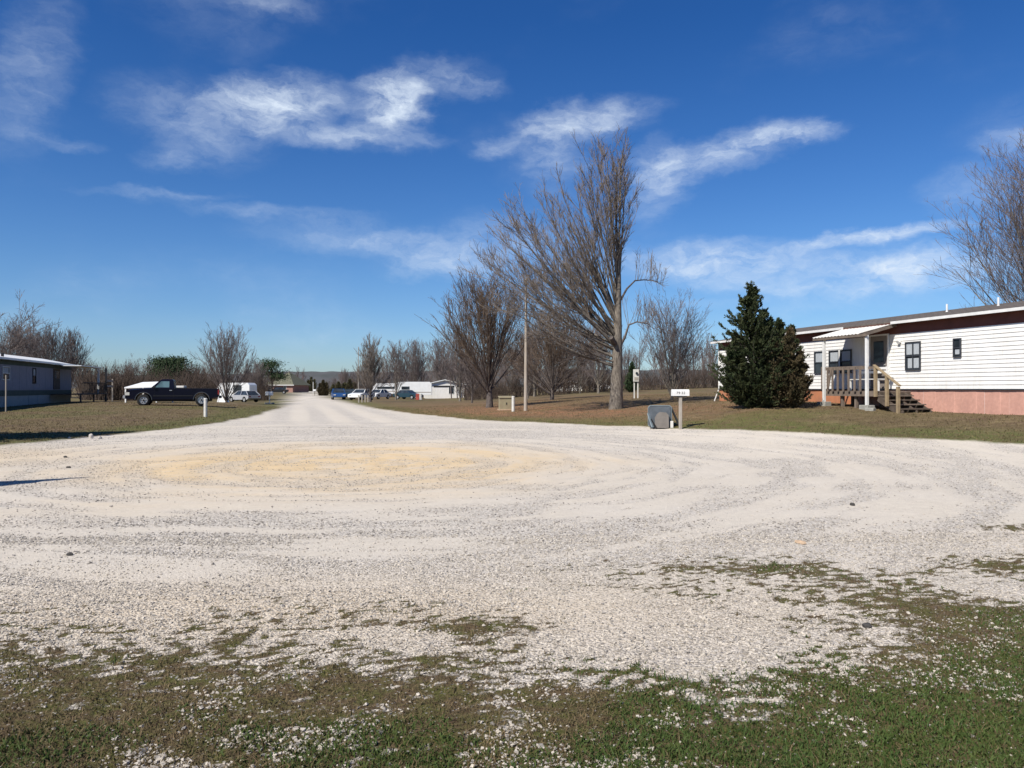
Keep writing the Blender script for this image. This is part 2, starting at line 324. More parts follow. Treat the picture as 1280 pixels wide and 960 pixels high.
def ground_material():
    m = NT("gravel_and_lawn"); m.b.inputs['Roughness'].default_value = .92; m.b.inputs['Specular IOR Level'].default_value = .15
    lawn, cov, tan, smo, gr, clay, far = [m.attr(a) for a in ('lawn', 'cover', 'tan', 'worn', 'green', 'clay', 'far')]
    # gravel: each Voronoi cell a stone
    cell = m.n('ShaderNodeTexVoronoi'); cell.inputs['Scale'].default_value = 46; m.l(m.pos, cell.inputs['Vector'])
    cs = m.n('ShaderNodeSeparateColor'); m.l(cell.outputs['Color'], cs.inputs[0])
    rmp = m.n('ShaderNodeValToRGB'); m.l(cs.outputs[0], rmp.inputs[0]); e = rmp.color_ramp.elements
    e[0].position = 0; e[0].color = (.16,.14,.115,1); e[1].position = 1; e[1].color = (.74,.68,.59,1)
    for p, c in ((.12, (.29,.26,.225)), (.45, (.46,.42,.37)), (.75, (.57,.52,.455))):
        x = e.new(p); x.color = c+(1,)
    loose = m.mix(m.mr(m.noise(1.3, 6, .65), .3, .7, 0, .55), rmp.outputs[0], (.50,.45,.38))
    dust = m.mix(m.mr(m.noise(9, 8, .7), .35, .7), (.62,.555,.455), (.50,.445,.365))
    fine = m.mix(m.mr(m.noise(150, 3, .7), .35, .65, 0, .5), dust, (.44,.395,.34))
    gv = m.mix(m.math('MULTIPLY', smo, .85), loose, fine)
    loosebig = m.noise(.55, 5, .6)
    gv = m.mix(m.mr(loosebig, .42, .66, 0, .35), gv, (.58,.53,.46))
    tn = m.mix(m.mr(m.noise(14, 7, .7), .35, .68), (.66,.49,.285), (.54,.42,.26))
    tn = m.mix(m.mr(m.noise(70, 4, .7), .5, .7, 0, .5), tn, (.30,.24,.17))
    streak = m.noise(3, 7, .7, sc=(.6, 2.2, 1))
    tf = m.math('MULTIPLY', tan, m.mr(streak, .32, .56, .55, 1.))
    gv = m.mix(tf, gv, tn)
    # soil, moss and weeds growing through the gravel
    soil = m.mix(m.mr(m.noise(24, 6, .7), .35, .65), (.078,.052,.028), (.175,.125,.07))
    moss = m.mix(m.mr(m.noise(40, 5, .7), .35, .65), (.07,.075,.018), (.13,.12,.04))
    low = m.mix(m.mr(m.noise(6, 6, .7), .42, .58), soil, moss)
    peb = m.vor(30); stone = m.mr(m.math('ADD', peb, m.math('MULTIPLY', m.noise(7, 4, .7), .5)), .47, .40)
    low = m.mix(m.math('MULTIPLY', stone, .75), low, (.48,.45,.41))
    cv = m.mr(m.math('ADD', cov, m.mr(m.noise(26, 6, .75), .3, .7, -.42, .42)), .36, .60)
    cv = m.math('MULTIPLY', cv, m.mr(cov, .02, .12))
    gv = m.mix(cv, gv, low)
    # winter lawn
    tan1 = m.mix(m.mr(m.noise(18, 8, .75), .36, .66), (.20,.148,.076), (.05,.039,.020))
    tan1 = m.mix(m.mr(m.noise(.9, 7, .66, sc=(.6, 1, 1)), .44, .66), tan1, (.12,.078,.05))
    tan1 = m.mix(m.mr(m.noise(2.6, 8, .75, sc=(.45, 1, 1)), .5, .66, 0, .8), tan1, (.25,.195,.105))
    grn = m.mix(m.mr(m.noise(22, 6, .7), .35, .65), (.07,.092,.022), (.135,.14,.045))
    lw = m.mix(m.math('MULTIPLY', gr, m.mr(m.noise(3.5, 7, .75), .36, .58)), tan1, grn)
    cl_ = m.mix(m.mr(m.noise(5, 6, .7), .35, .65), (.36,.17,.085), (.20,.11,.065))
    lw = m.mix(m.math('MULTIPLY', clay, m.mr(m.noise(1.6, 7, .72), .36, .56)), lw, cl_)
    lw = m.mix(m.mr(far, 0, 1, 0, .6), lw, (.15,.125,.08))
    m.color(m.mix(lawn, gv, lw))
    # relief
    hgt = m.math('ADD', m.math('MULTIPLY', m.mr(cell.outputs['Distance'], 0, .7, 1, 0), m.mr(smo, 0, 1, 1, .18)), m.math('MULTIPLY', m.noise(70, 5, .7), .8))
    hl = m.math('MULTIPLY', m.noise(30, 7, .8), 3.2)
    mxh = m.n('ShaderNodeMix', data_type='FLOAT'); m.l(m.math('MAXIMUM', lawn, m.math('MULTIPLY', cv, .5)), mxh.inputs[0]); m.l(hgt, mxh.inputs[2]); m.l(hl, mxh.inputs[3])
    m.bump(mxh.outputs[0], .011, 1.)
    return m.mat
M = {}
M['ground'] = ground_material()
M['white_siding'] = sm("white_vinyl_siding", (.74,.73,.70), .5, .12, 1.2, stretch=(1, 1, 6), fine=30)
def siding_mat():
    m = NT("white_lap_siding"); m.b.inputs['Roughness'].default_value = .5
    k = m.mix(m.mr(m.noise(1.1, 6, .7, sc=(1, 1, .35)), .42, .72, 0, .55), (.75,.735,.70), (.58,.55,.49)); k = m.mix(m.mr(m.noise(5, 7, .75, sc=(1.6, 1, .25)), .5, .74, 0, .5), k, (.46,.43,.37)); m.color(k)
    m.bump(m.noise(1.5, 3, .6, sc=(1, 1, 2)), .012); return m.mat
M['white_siding'] = siding_mat()
M['trim'] = sm("white_painted_trim", (.72,.71,.68), .5, .15, 4)
M['frieze'] = sm("maroon_frieze_board", (.15,.055,.042), .7, .3, 3)
M['shingle'] = None
M['pink'] = sm("salmon_pink_skirting", (.62,.34,.26), .6, .16, 1.5, c2=(.49,.27,.21), stretch=(1, 1, .4), fine=9, bump=.002)
M['orange'] = sm("rusty_orange_skirting", (.46,.185,.09), .55, .3, 2, c2=(.33,.15,.085))
M['wood'] = sm("weathered_deck_lumber", (.20,.155,.12), .85, .4, 5, c2=(.11,.088,.072), stretch=(1, 1, .6), bump=.002)
M['newwood'] = sm("yellowed_treated_lumber", (.31,.235,.14), .8, .3, 5, c2=(.22,.165,.10), bump=.002)
M['darkwood'] = sm("dark_stair_lumber", (.11,.085,.065), .9, .4, 6)
M['awn'] = sm("corrugated_white_metal", (.70,.68,.63), .4, .14, 2.5, c2=(.58,.54,.47))
M['frame'] = sm("dark_bronze_frame", (.045,.05,.06), .45, .3, 8)
M['glass'] = glass("dark_window_glass")
M['curtain'] = sm("pale_curtain", (.42,.45,.47), .8, .3, 14, stretch=(6, 6, .5))
M['door'] = sm("taupe_house_door", (.22,.19,.17), .6, .2, 3)
M['concrete'] = sm("grey_concrete_block", (.34,.33,.29), .95, .3, 8, bump=.004)
M['white_metal'] = sm("white_roof_metal", (.80,.80,.77), .4, .08, 2)
M['grey_siding'] = sm("grey_painted_siding", (.22,.22,.26), .7, .12, 2)
M['green_band'] = sm("dark_green_band", (.05,.075,.06), .7, .3, 3)
M['navy'] = sm("dark_navy_paint", (.003,.003,.011), .32, .3, 1.5, spec=.28)
M['tyre'] = sm("black_tyre_rubber", (.02,.02,.02), .9, .3, 20)
M['chrome'] = sm("bright_alloy_wheel", (.62,.62,.62), .3, .2, 10, metal=.6)
M['dark'] = sm("black_plastic", (.02,.02,.022), .6, .3, 8)
M['dirty_white'] = sm("dirty_white_paint", (.62,.60,.55), .6, .2, 6)
M['olive'] = sm("faded_olive_cabinet", (.28,.25,.155), .6, .2, 3, c2=(.24,.19,.12))
M['pole'] = sm("pale_weathered_pole", (.40,.36,.31), .9, .3, 3, c2=(.29,.235,.18), stretch=(4, 4, .5), bump=.004)
M['graypost'] = sm("grey_weathered_post", (.36,.32,.27), .9, .25, 4, stretch=(3, 3, .5), bump=.003)
M['bluegrey'] = sm("blue_grey_plastic", (.24,.29,.31), .5, .2, 4)
M['bingrey'] = sm("scuffed_dark_grey_plastic", (.10,.115,.13), .6, .3, 5)
M['mesh_brown'] = sm("dusty_brown_plastic", (.19,.17,.15), .8, .25, 6)
M['brick'] = None
M['silver'] = sm("silver_car_paint", (.50,.50,.52), .3, .1, 2, metal=.3, spec=.6)
M['white_car'] = sm("white_car_paint", (.75,.75,.73), .3, .1, 2, spec=.6)
M['blue_car'] = sm("blue_car_paint", (.02,.07,.20), .3, .2, 2, spec=.6)
M['teal_car'] = sm("dark_teal_car_paint", (.02,.05,.07), .3, .2, 2, spec=.6)
M['red'] = sm("faded_red_paint", (.40,.08,.06), .6, .2, 3)
M['lamp'] = sm("clear_lamp_plastic", (.60,.58,.52), .2, .1, 8)
M['redlamp'] = sm("red_lamp_plastic", (.30,.02,.02), .2, .1, 8)
M['rock'] = sm("pale_limestone", (.50,.46,.41), .95, .3, 20, bump=.004)
M['tanrock'] = sm("tan_fieldstone", (.50,.36,.24), .95, .25, 20, bump=.004)
M['darkrock'] = sm("dark_rock", (.06,.055,.05), .9, .3, 20)
M['inkdigits'] = sm("black_painted_digits", (.02,.02,.02), .7, .2, 20)
def bark(name, c, c2, sc=(5, 5, 1.2)):
    m = NT(name); m.b.inputs['Roughness'].default_value = .92; m.b.inputs['Specular IOR Level'].default_value = .12
    k = m.mix(m.mr(m.noise(3, 7, .7, sc=sc), .36, .64), c, c2); k = m.mix(m.mr(m.noise(1.1, 4, .6), .45, .7, 0, .5), k, tuple(x*.6 for x in c2))
    m.color(k); m.bump(m.noise(7, 6, .7, sc=sc), .02); return m.mat
M['bark'] = bark("grey_bark", (.27,.235,.19), (.075,.062,.052))
M['bark_dark'] = bark("dark_grey_bark", (.155,.13,.115), (.07,.058,.052))
M['twig'] = bark("grey_brown_twigs", (.24,.20,.165), (.13,.105,.088), (1, 1, 1))
M['twig_warm'] = bark("warm_brown_twigs", (.17,.125,.09), (.09,.066,.05), (1, 1, 1))
M['twig_grey'] = bark("ash_grey_twigs", (.20,.165,.15), (.115,.092,.086), (1, 1, 1))
M['twig_red'] = bark("budding_red_brown_twigs", (.19,.115,.095), (.105,.07,.065), (1, 1, 1))
M['brush'] = bark("brown_winter_brush", (.105,.078,.062), (.055,.042,.035), (1, 1, 1))
def leafmat(name, c, c2, sc=2.2):
    m = NT(name); m.b.inputs['Roughness'].default_value = .75; m.b.inputs['Specular IOR Level'].default_value = .15
    k = m.mix(m.mr(m.noise(sc, 5, .7), .38, .62), c, c2); k = m.mix(m.mr(m.noise(sc*14, 3, .7), .35, .7, 0, .6), k, tuple(x*1.6 for x in c)); m.color(k); return m.mat
M['juniper'] = leafmat("dark_juniper_sprays", (.022,.034,.014), (.052,.052,.022))
M['rustjun'] = leafmat("bronze_juniper_sprays", (.075,.052,.028), (.038,.042,.020))
M['pine'] = leafmat("pine_needles", (.028,.048,.020), (.045,.06,.03))
M['olivefol'] = leafmat("olive_evergreen_sprays", (.055,.055,.024), (.075,.058,.032))
M['hill'] = sm("wooded_hillside", (.085,.085,.085), 1, .3, .03, c2=(.06,.065,.06))
def grassmat(name, a, b, c):
    m = NT(name); m.b.inputs['Roughness'].default_value = .7; m.b.inputs['Specular IOR Level'].default_value = .2
    k = m.mix(m.mr(m.noise(5, 5, .7), .38, .62), a, b); k = m.mix(m.mr(m.noise(60, 3, .7), .35, .65, 0, .7), k, c); k = m.mix(m.mr(m.noise(.8, 6, .75, sc=(.5, 1, 1)), .42, .62), k, m.mix(.5, k, c)); m.color(k); return m.mat
def lawnmat():
    m = NT("patchy_winter_lawn"); m.b.inputs['Roughness'].default_value = .8; m.b.inputs['Specular IOR Level'].default_value = .15
    k = m.mix(m.mr(m.noise(.9, 8, .78, sc=(.5, 1, 1)), .44, .60), (.075,.055,.028), (.27,.205,.105)); k = m.mix(m.mr(m.noise(1.4, 6, .75, sc=(.4, 1.2, 1)), .50, .62, 0, .8), k, (.09,.095,.03))
    k = m.mix(m.mr(m.noise(14, 3, .7), .35, .65, 0, .6), k, (.11,.085,.045)); m.color(k); return m.mat
M['lawn_dry'] = lawnmat()
M['g_green'] = grassmat("green_weeds", (.050,.085,.018), (.080,.095,.024), (.036,.062,.015))
M['g_dry'] = grassmat("dry_straw_grass", (.23,.165,.085), (.125,.09,.045), (.08,.06,.03))
M['g_olive'] = grassmat("olive_moss_grass", (.085,.078,.032), (.06,.058,.022), (.12,.095,.05))
def shingles():
    m = NT("brown_asphalt_shingles"); m.b.inputs['Roughness'].default_value = .95
    b = m.n('ShaderNodeTexBrick'); m.l(m.pos, b.inputs['Vector']); b.inputs['Scale'].default_value = 1; b.inputs['Brick Width'].default_value = .3; b.inputs['Row Height'].default_value = .14
    b.inputs['Color1'].default_value = (.105,.088,.072,1); b.inputs['Color2'].default_value = (.15,.125,.105,1); b.inputs['Mortar'].default_value = (.05,.045,.04,1); b.inputs['Mortar Size'].default_value = .012
    m.color(m.mix(m.mr(m.noise(60, 3, .7), .35, .65, 0, .6), b.outputs['Color'], (.075,.065,.058))); m.bump(m.noise(80, 3, .7), .004); return m.mat
M['shingle'] = shingles()
def brickm():
    m = NT("red_brick"); b = m.n('ShaderNodeTexBrick'); mp_ = m.n('ShaderNodeMapping'); mp_.inputs['Rotation'].default_value = (rad(90), 0, 0); m.l(m.pos, mp_.inputs[0]); m.l(mp_.outputs[0], b.inputs['Vector'])
    b.inputs['Scale'].default_value = 1; b.inputs['Brick Width'].default_value = .22; b.inputs['Row Height'].default_value = .075
    b.inputs['Color1'].default_value = (.22,.08,.055,1); b.inputs['Color2'].default_value = (.30,.12,.08,1); b.inputs['Mortar'].default_value = (.35,.3,.27,1); b.inputs['Mortar Size'].default_value = .01
    m.color(b.outputs['Color']); m.b.inputs['Roughness'].default_value = .9; return m.mat
M['brick'] = brickm()
M['brownroof'] = sm("olive_brown_roof", (.15,.145,.10), .95, .2, 2, fine=20)

# ------------------------------------------------------------------ ground sheet
def axis(spec, lo_grow, hi_grow):
    a = [spec[0][0]]
    for (s, e, st) in spec:
        n = int(round((e-s)/st)); a += list(s+(e-s)*np.arange(1, n+1)/n)
    st = spec[-1][2]
    while a[-1] < hi_grow: st *= 1.10; a.append(a[-1]+st)
    st = spec[0][2]; b = []; x = a[0]
    while x > lo_grow: st *= 1.10; x -= st; b.append(x)
    return np.array(b[::-1]+a)
xs = axis([(-16,-7,.13),(-7,7,.06),(7,17,.13)], -2600, 2600)
ys = axis([(2.4,8,.045),(8,14,.09),(14,42,.13)], -120, 3000)
GX, GY = np.meshgrid(xs, ys)
GH = H(GX, GY)
rd = roaddist(GX, GY)+.5*(fbm(GX, GY, 1.1, 4, 13)-.5)
LAWN = sst(.12, -.12, rd); COV = cover(GX, GY)*(1-LAWN); BD = bands(GX, GY); WORN = smooth_gravel(GX, GY); TAN = tan_(GX, GY)
edge = g2(rd, 0*rd, -.9, 0, 1.1, 1)
GRN = np.clip(1.5*edge*sst(.28, .5, fbm(GX, GY, .35, 3, 71)+.15)+sst(.52, .72, fbm(GX, GY, .22, 4, 73))*.7, 0, 1)
near = sst(60, 45, GY)
GRN = np.where(GY < 9, green(GX, GY), GRN)
CLAY = .8*np.clip(1.0*g2(GX, GY, .6, 41, 3.6, 4.5)+.7*g2(GX, GY, 4, 36, 3.5, 3)+.45*g2(GX, GY, 7, 33, 4, 5)+.8*g2(GX, GY, -2.5, 47, 4, 6)+.9*g2(GX, GY, -34, 58, 3, 2.5)+.5*g2(GX, GY, 3, 60, 14, 14)+.4*g2(GX, GY, 10.5, 33, 2, 3)+.45*g2(GX, GY, -13, 24.5, 1.3, .8), 0, 1)
FAR = sst(120, 400, np.hypot(GX, GY))
rel = (BD-.5)*.05*sst(9, 12, GY)*sst(60, 30, GY)*(1-LAWN)+.012*COV*(fbm(GX, GY, 7, 3, 91))+LAWN*.05*(fbm(GX, GY, .9, 4, 17)-.4)*near
rel = rel+(.010*(fbm(GX, GY, 6, 3, 93)-.5))*sst(14, 9, GY)+LAWN*.02
GZ = GH+rel
def zs(X, Y):       # bilinear lookup of the built surface
    X = np.asarray(X, float); Y = np.asarray(Y, float)
    i = np.clip(np.searchsorted(xs, X)-1, 0, len(xs)-2); j = np.clip(np.searchsorted(ys, Y)-1, 0, len(ys)-2)
    fx = (X-xs[i])/(xs[i+1]-xs[i]); fy = (Y-ys[j])/(ys[j+1]-ys[j])
    return (GZ[j, i]*(1-fx)+GZ[j, i+1]*fx)*(1-fy)+(GZ[j+1, i]*(1-fx)+GZ[j+1, i+1]*fx)*fy
def z1(x, y): return float(zs(np.array([x]), np.array([y]))[0])
nx, ny = len(xs), len(ys)
idx = np.arange(nx*ny).reshape(ny, nx)
quads = np.stack([idx[:-1, :-1], idx[:-1, 1:], idx[1:, 1:], idx[1:, :-1]], -1).reshape(-1, 4)
V = np.stack([GX.ravel(), GY.ravel(), GZ.ravel()], -1)
AT = dict(lawn=LAWN.ravel(), cover=COV.ravel(), tan=TAN.ravel(), worn=WORN.ravel(), green=GRN.ravel(), clay=CLAY.ravel(), far=FAR.ravel())
isroad = (LAWN < .5).ravel()[quads[:, 0]] & ~((COV.ravel()[quads[:, 0]] > .5) & (V[quads[:, 0], 1] < 5.0)) & (V[quads[:, 0], 1] > 3.9)
def submesh(name, q):
    u, inv = np.unique(q.ravel(), return_inverse=True)
    return np_mesh(name, V[u], inv.reshape(-1, 4), M['ground'], smooth=True, attrs={k: v[u] for k, v in AT.items()})
tag(submesh('ground', quads[~isroad]), 'winter lawn and bare soil around the gravel drive', None, None, 'structure')
tag(submesh('gravel_road', quads[isroad]), 'pale gravel drive opening into a wide turning circle', None, None, 'structure')

# hills on the horizon
hx = np.linspace(-2300, 2300, 900); hv = []
for k, (yy, hh) in enumerate(((760, -6), (900, 1), (1100, 1), (1300, .4))):
    prof = 6+20*fbm(hx, hx*0, .0016, 5, 81)+5*fbm(hx, hx*0, .045, 3, 83)
    for x, p in zip(hx, prof): hv.append((x, yy+.00006*x*x*0, (p*hh if hh > 0 else -6)))
n = len(hx); hv = np.array(hv); hi = np.arange(4*n).reshape(4, n)
hq = np.stack([hi[:-1, :-1], hi[:-1, 1:], hi[1:, 1:], hi[1:, :-1]], -1).reshape(-1, 4)
tag(np_mesh('hills', hv, hq, M['hill'], smooth=True), 'low wooded hills along the horizon', None, None, 'structure')

# ------------------------------------------------------------------ loose stones and grass (stuff)
def rand_rot(n):
    q = rng.normal(size=(n, 4)); q /= np.linalg.norm(q, axis=1)[:, None]; w, x, y, z = q.T
    return np.stack([1-2*(y*y+z*z), 2*(x*y-z*w), 2*(x*z+y*w), 2*(x*y+z*w), 1-2*(x*x+z*z), 2*(y*z-x*w), 2*(x*z-y*w), 2*(y*z+x*w), 1-2*(x*x+y*y)], -1).reshape(n, 3, 3)
OV = np.array([(1,0,0),(-1,0,0),(0,1,0),(0,-1,0),(0,0,1),(0,0,-1)], float)
OF = np.array([(0,2,4),(2,1,4),(1,3,4),(3,0,4),(2,0,5),(1,2,5),(3,1,5),(0,3,5)])
def stones(name, X, Y, R, mat, label, flat=.65):
    n = len(X); Z = zs(X, Y); v = OV[None]*rng.uniform(.6, 1.25, (n, 6, 1))+rng.normal(0, .16, (n, 6, 3))
    v = np.einsum('nij,nkj->nki', rand_rot(n), v); v[:, :, 2] *= flat; v = v*R[:, None, None]+np.stack([X, Y, Z+R*.28], -1)[:, None]
    f = (OF[None]+6*np.arange(n)[:, None, None]).reshape(-1, 3)
    return tag(np_mesh(name, v.reshape(-1, 3), f, mat), label, 'gravel', None, 'stuff')
def pebblemat(name, c):
    m = NT(name); m.b.inputs['Roughness'].default_value = .95; m.b.inputs['Specular IOR Level'].default_value = .15
    m.color(m.mix(m.mr(m.noise(31, 2, .5), .38, .62), c, tuple(x*.62 for x in c))); return m.mat
PB = pebblemat("pale_limestone_gravel", (.51,.455,.38)); PB2 = pebblemat("grey_gravel", (.33,.30,.265))
def scatter(n, y0, y1, pw=1.0, xm=.72):
    Y = y0+(y1-y0)*rng.random(n)**pw; X = (rng.random(n)*2-1)*Y*xm; return X, Y
def bare(X, Y): return np.where(cover(X, Y) > .35, .5*sst(.53, .68, fbm(X, Y*1.3, 2.6, 4, 99, .65))*sst(4.2, 2.0, X)+.012, 1)
X, Y = scatter(130000, 3.1, 8.5, 1.25); k = rng.random(len(X)) < np.clip(.25+.75*fbm(X, Y, 2.2, 4, 55)-.6*smooth_gravel(X, Y), .06, 1)*bare(X, Y)
X, Y = X[k], Y[k]; R = np.exp(rng.normal(math.log(.0075), .38, len(X))).clip(.003, .018)
stones('gravel_stones', X, Y, R, PB, 'loose pale crushed limestone lying on the near part of the drive')
X, Y = scatter(42000, 3.1, 9.5, 1.2); k = rng.random(len(X)) < np.clip(.2+.8*fbm(X, Y, 1.8, 4, 57)-.5*smooth_gravel(X, Y), .06, 1)*bare(X, Y)
X, Y = X[k], Y[k]; stones('gravel_stones', X, Y, np.exp(rng.normal(math.log(.0065), .4, len(X))).clip(.003, .02), PB2, 'loose darker grey stones mixed into the near gravel')
X, Y = scatter(52000, 8, 30, 1.3, .75); k = (rng.random(len(X)) < np.clip(1.1-1.2*smooth_gravel(X, Y), .05, 1)) & (roaddist(X, Y) > 0)
X, Y = X[k], Y[k]; k = rng.random(len(X)) < .6
stones('gravel_stones', X[k], Y[k], rng.uniform(.006, .017, k.sum()), PB, 'loose pale stones thrown between the wheel tracks of the turning circle')
stones('gravel_stones', X[~k], Y[~k], rng.uniform(.006, .018, (~k).sum()), PB2, 'loose grey stones thrown between the wheel tracks of the turning circle')

def blades(name, X, Y, Hh, Wd, lean, mat, label, cat='grass'):
    n = len(X); Z = zs(X, Y)-.004; a = rng.random(n)*2*pi; b = rng.random(n)*2*pi
    d = np.stack([np.cos(a), np.sin(a), 0*a], -1)*Wd[:, None]*.5; ln = np.stack([np.cos(b), np.sin(b), 0*b], -1)*(Hh*lean*rng.random(n))[:, None]
    p = np.stack([X, Y, Z], -1); up = np.array([0, 0, 1.])
    mid = p+ln*.35+up*Hh[:, None]*.6; top = p+ln+up*(Hh*rng.uniform(.75, 1, n))[:, None]
    v = np.stack([p-d, p+d, mid+d*.7, mid-d*.7, top], 1).reshape(-1, 3); i = 5*np.arange(n)[:, None]
    f = np.concatenate([i+np.array([0, 1, 2]), i+np.array([0, 2, 3]), i+np.array([3, 2, 4])])
    return tag(np_mesh(name, v, f, mat), label, cat, None, 'stuff')
X, Y = scatter(330000, 3.0, 9.0, 1.5); cv = cover(X, Y); gr = green(X, Y); k = rng.random(len(X)) < np.clip(cv*1.1-.12, 0, 1); X, Y, gr = X[k], Y[k], gr[k]
u = rng.random(len(X)); kg = u < gr*.72; kd = (~kg) & (u < .66+.2*gr); ko = ~(kg | kd)
q = rng.random(len(X)); thin = q < .55; kd &= thin; ko &= q < .8
def hh(k, a, b): return rng.uniform(a, b, k.sum())*(.6+.8*fbm(X[k], Y[k], 5, 3, 77))
blades('green_weeds', X[kg], Y[kg], hh(kg, .010, .034), rng.uniform(.004, .011, kg.sum()), 1.3, M['g_green'], 'low green clover and weeds in the foreground')
blades('dry_grass', X[kd], Y[kd], hh(kd, .010, .038), rng.uniform(.0025, .006, kd.sum()), 2.4, M['g_dry'], 'flattened straw coloured grass in the foreground')
blades('mossy_grass', X[ko], Y[ko], hh(ko, .008, .022), rng.uniform(.004, .010, ko.sum()), 1.4, M['g_olive'], 'short olive moss and grass growing through the gravel')
# lawn tufts
n = 150000; Y = 17+(60-17)*rng.random(n)**1.2; X = (rng.random(n)*2-1)*Y*.72; r_ = roaddist(X, Y); k = r_ < -.05; X, Y, r_ = X[k], Y[k], r_[k]
gg = np.clip(g2(r_, 0*r_, -.9, 0, 1.1, 1)*sst(.35, .6, fbm(X, Y, .35, 3, 71)+.15)+sst(.52, .72, fbm(X, Y, .22, 4, 73))*.7, 0, 1)
kg = rng.random(len(X)) < gg*.45; ok = rng.random(len(X)) < .85
kk = kg & ok; blades('lawn_grass', X[kk], Y[kk], rng.uniform(.03, .07, kk.sum()), rng.uniform(.015, .03, kk.sum()), 1, M['g_olive'], 'patches of greener grass along the lawn edges')
kk = ~kg & ok; blades('lawn_grass', X[kk], Y[kk], rng.uniform(.02, .06, kk.sum()), rng.uniform(.012, .026, kk.sum()), 1.5, M['lawn_dry'], 'dormant tan grass of the lawns')
def boulder(name, x, y, s, mat, label, cat='rock', seed=0):
    r = random.Random(seed); mb = MB()
    import bmesh
    bm = bmesh.new(); bmesh.ops.create_icosphere(bm, subdivisions=2, radius=1)
    for v in bm.verts:
        kx = 1+r.uniform(-.16, .16); v.co = mathutils.Vector((v.co.x*s[0]*kx, v.co.y*s[1]*kx, v.co.z*s[2]*kx))
    me = bpy.data.meshes.new(name); bm.to_mesh(me); bm.free(); me.materials.append(mat); o = link(bpy.data.objects.new(name, me)); o.location = (x, y, z1(x, y)+s[2]*.45); o.rotation_euler = (0, 0, r.random()*3)
    return tag(o, label, cat)
def gp(x, y, z=0.): Y = (EYE-z)*F/(y-HOR); return (x-640)/F*Y, Y
x, y = gp(1000, 681); boulder('stone', x, y, (.07, .045, .025), M['tanrock'], 'flat tan stone lying alone on the grey gravel at right', 'stone', 3)
x, y = gp(1065, 632, .03); boulder('stone', x, y, (.038, .03, .028), M['darkrock'], 'small dark rock alone on the pale wheel track at right', 'stone', 4)
x, y = gp(1083, 784); boulder('dirt_clod', x, y, (.045, .03, .018), M['darkrock'], 'dark dirt clod among the weeds at right', 'clod', 5)
x, y = gp(88, 692); boulder('dirt_clod', x, y, (.035, .03, .02), M['darkrock'], 'small dark clod on the gravel at far left', 'clod', 6)
x, y = gp(82, 572, .05); boulder('stone', x, y, (.05, .04, .03), M['darkrock'], 'dark stone on the tan gravel near the left lawn edge', 'stone', 7)
x, y = gp(86, 583, .05); boulder('stone', x, y, (.055, .04, .025), M['darkrock'], 'second dark stone on the tan gravel, nearer the camera', 'stone', 8)
x, y = gp(114, 547, .12); boulder('white_block', x, y, (.075, .06, .11), M['rock'], 'chunky white block at the left lawn edge, left of its pair', 'block', 9)
x, y = gp(125, 547.5, .12); boulder('white_block', x, y, (.065, .05, .065), M['rock'], 'smaller white block at the left lawn edge, right of its pair', 'block', 10)
x, y = gp(87, 549, .10); boulder('white_block', x, y, (.06, .05, .04), M['rock'], 'tiny pale chip at the left lawn edge', 'stone', 12)

# ------------------------------------------------------------------ trees
def tubes(P, R, k):             # P (n,m,3) R (n,m) -> verts, quads
    n, m, _ = P.shape
    T = np.gradient(P, axis=1); T /= np.linalg.norm(T, axis=2)[..., None]+1e-9
    ref = np.where(np.abs(T[:, :1, 2:3]) > .9, np.array([1., 0, 0]), np.array([0, 0, 1.])); ref = np.broadcast_to(ref, T.shape)
    A_ = np.cross(T, ref); A_ /= np.linalg.norm(A_, axis=2)[..., None]+1e-9; B_ = np.cross(T, A_)
    th = 2*pi*np.arange(k)/k
    v = P[:, :, None]+R[:, :, None, None]*(A_[:, :, None]*np.cos(th)[None, None, :, None]+B_[:, :, None]*np.sin(th)[None, None, :, None])
    i = np.arange(n*m*k).reshape(n, m, k); a = i[:, :-1]; b = i[:, 1:]
    f = np.stack([a, np.roll(a, -1, 2), np.roll(b, -1, 2), b], -1).reshape(-1, 4)
    return v.reshape(-1, 3), f
def joinm(parts):
    vs, fs, o = [], [], 0
    for v, f in parts: vs.append(v); fs.append(f+o); o += len(v)
    return np.concatenate(vs), np.concatenate(fs)
def spawn(P, R, n, t0, t1, L, ang, up, seg, rf, g, upc=.12, jit=.10, wgt=None, rmin=.003, taper=.25, minr=0):
    N, m, _ = P.shape; ln = np.linalg.norm(np.diff(P, axis=1), axis=2).sum(1); w = ln if wgt is None else wgt*ln
    pi_ = g.choice(N, n, p=w/w.sum()); t = t0+(t1-t0)*g.random(n)**.85; s = t*(m-1); i = np.minimum(s.astype(int), m-2); fr = (s-i)[:, None]
    p0 = P[pi_, i]*(1-fr)+P[pi_, i+1]*fr; T = P[pi_, i+1]-P[pi_, i]; T /= np.linalg.norm(T, axis=1)[:, None]; r0 = R[pi_, i]*(1-fr[:, 0])+R[pi_, i+1]*fr[:, 0]
    q = g.normal(size=(n, 3)); q -= (q*T).sum(1)[:, None]*T; q /= np.linalg.norm(q, axis=1)[:, None]
    a = g.uniform(ang[0], ang[1], n)[:, None]; d = T*np.cos(a)+q*np.sin(a); d[:, 2] += up; d /= np.linalg.norm(d, axis=1)[:, None]
    le = ln[pi_]*(L[0]+(L[1]-L[0])*g.random(n))*(1.08-.5*t); le = np.maximum(le, minr)
    out = np.zeros((n, seg+1, 3)); out[:, 0] = p0
    for j in range(seg):
        d = d+g.normal(0, jit, (n, 3)); d[:, 2] += upc; d /= np.linalg.norm(d, axis=1)[:, None]; out[:, j+1] = out[:, j]+d*(le/seg)[:, None]
    r = np.maximum(r0*rf, rmin)[:, None]*np.linspace(1, taper, seg+1)[None]; r = np.maximum(r, rmin*.7)
    return out, r
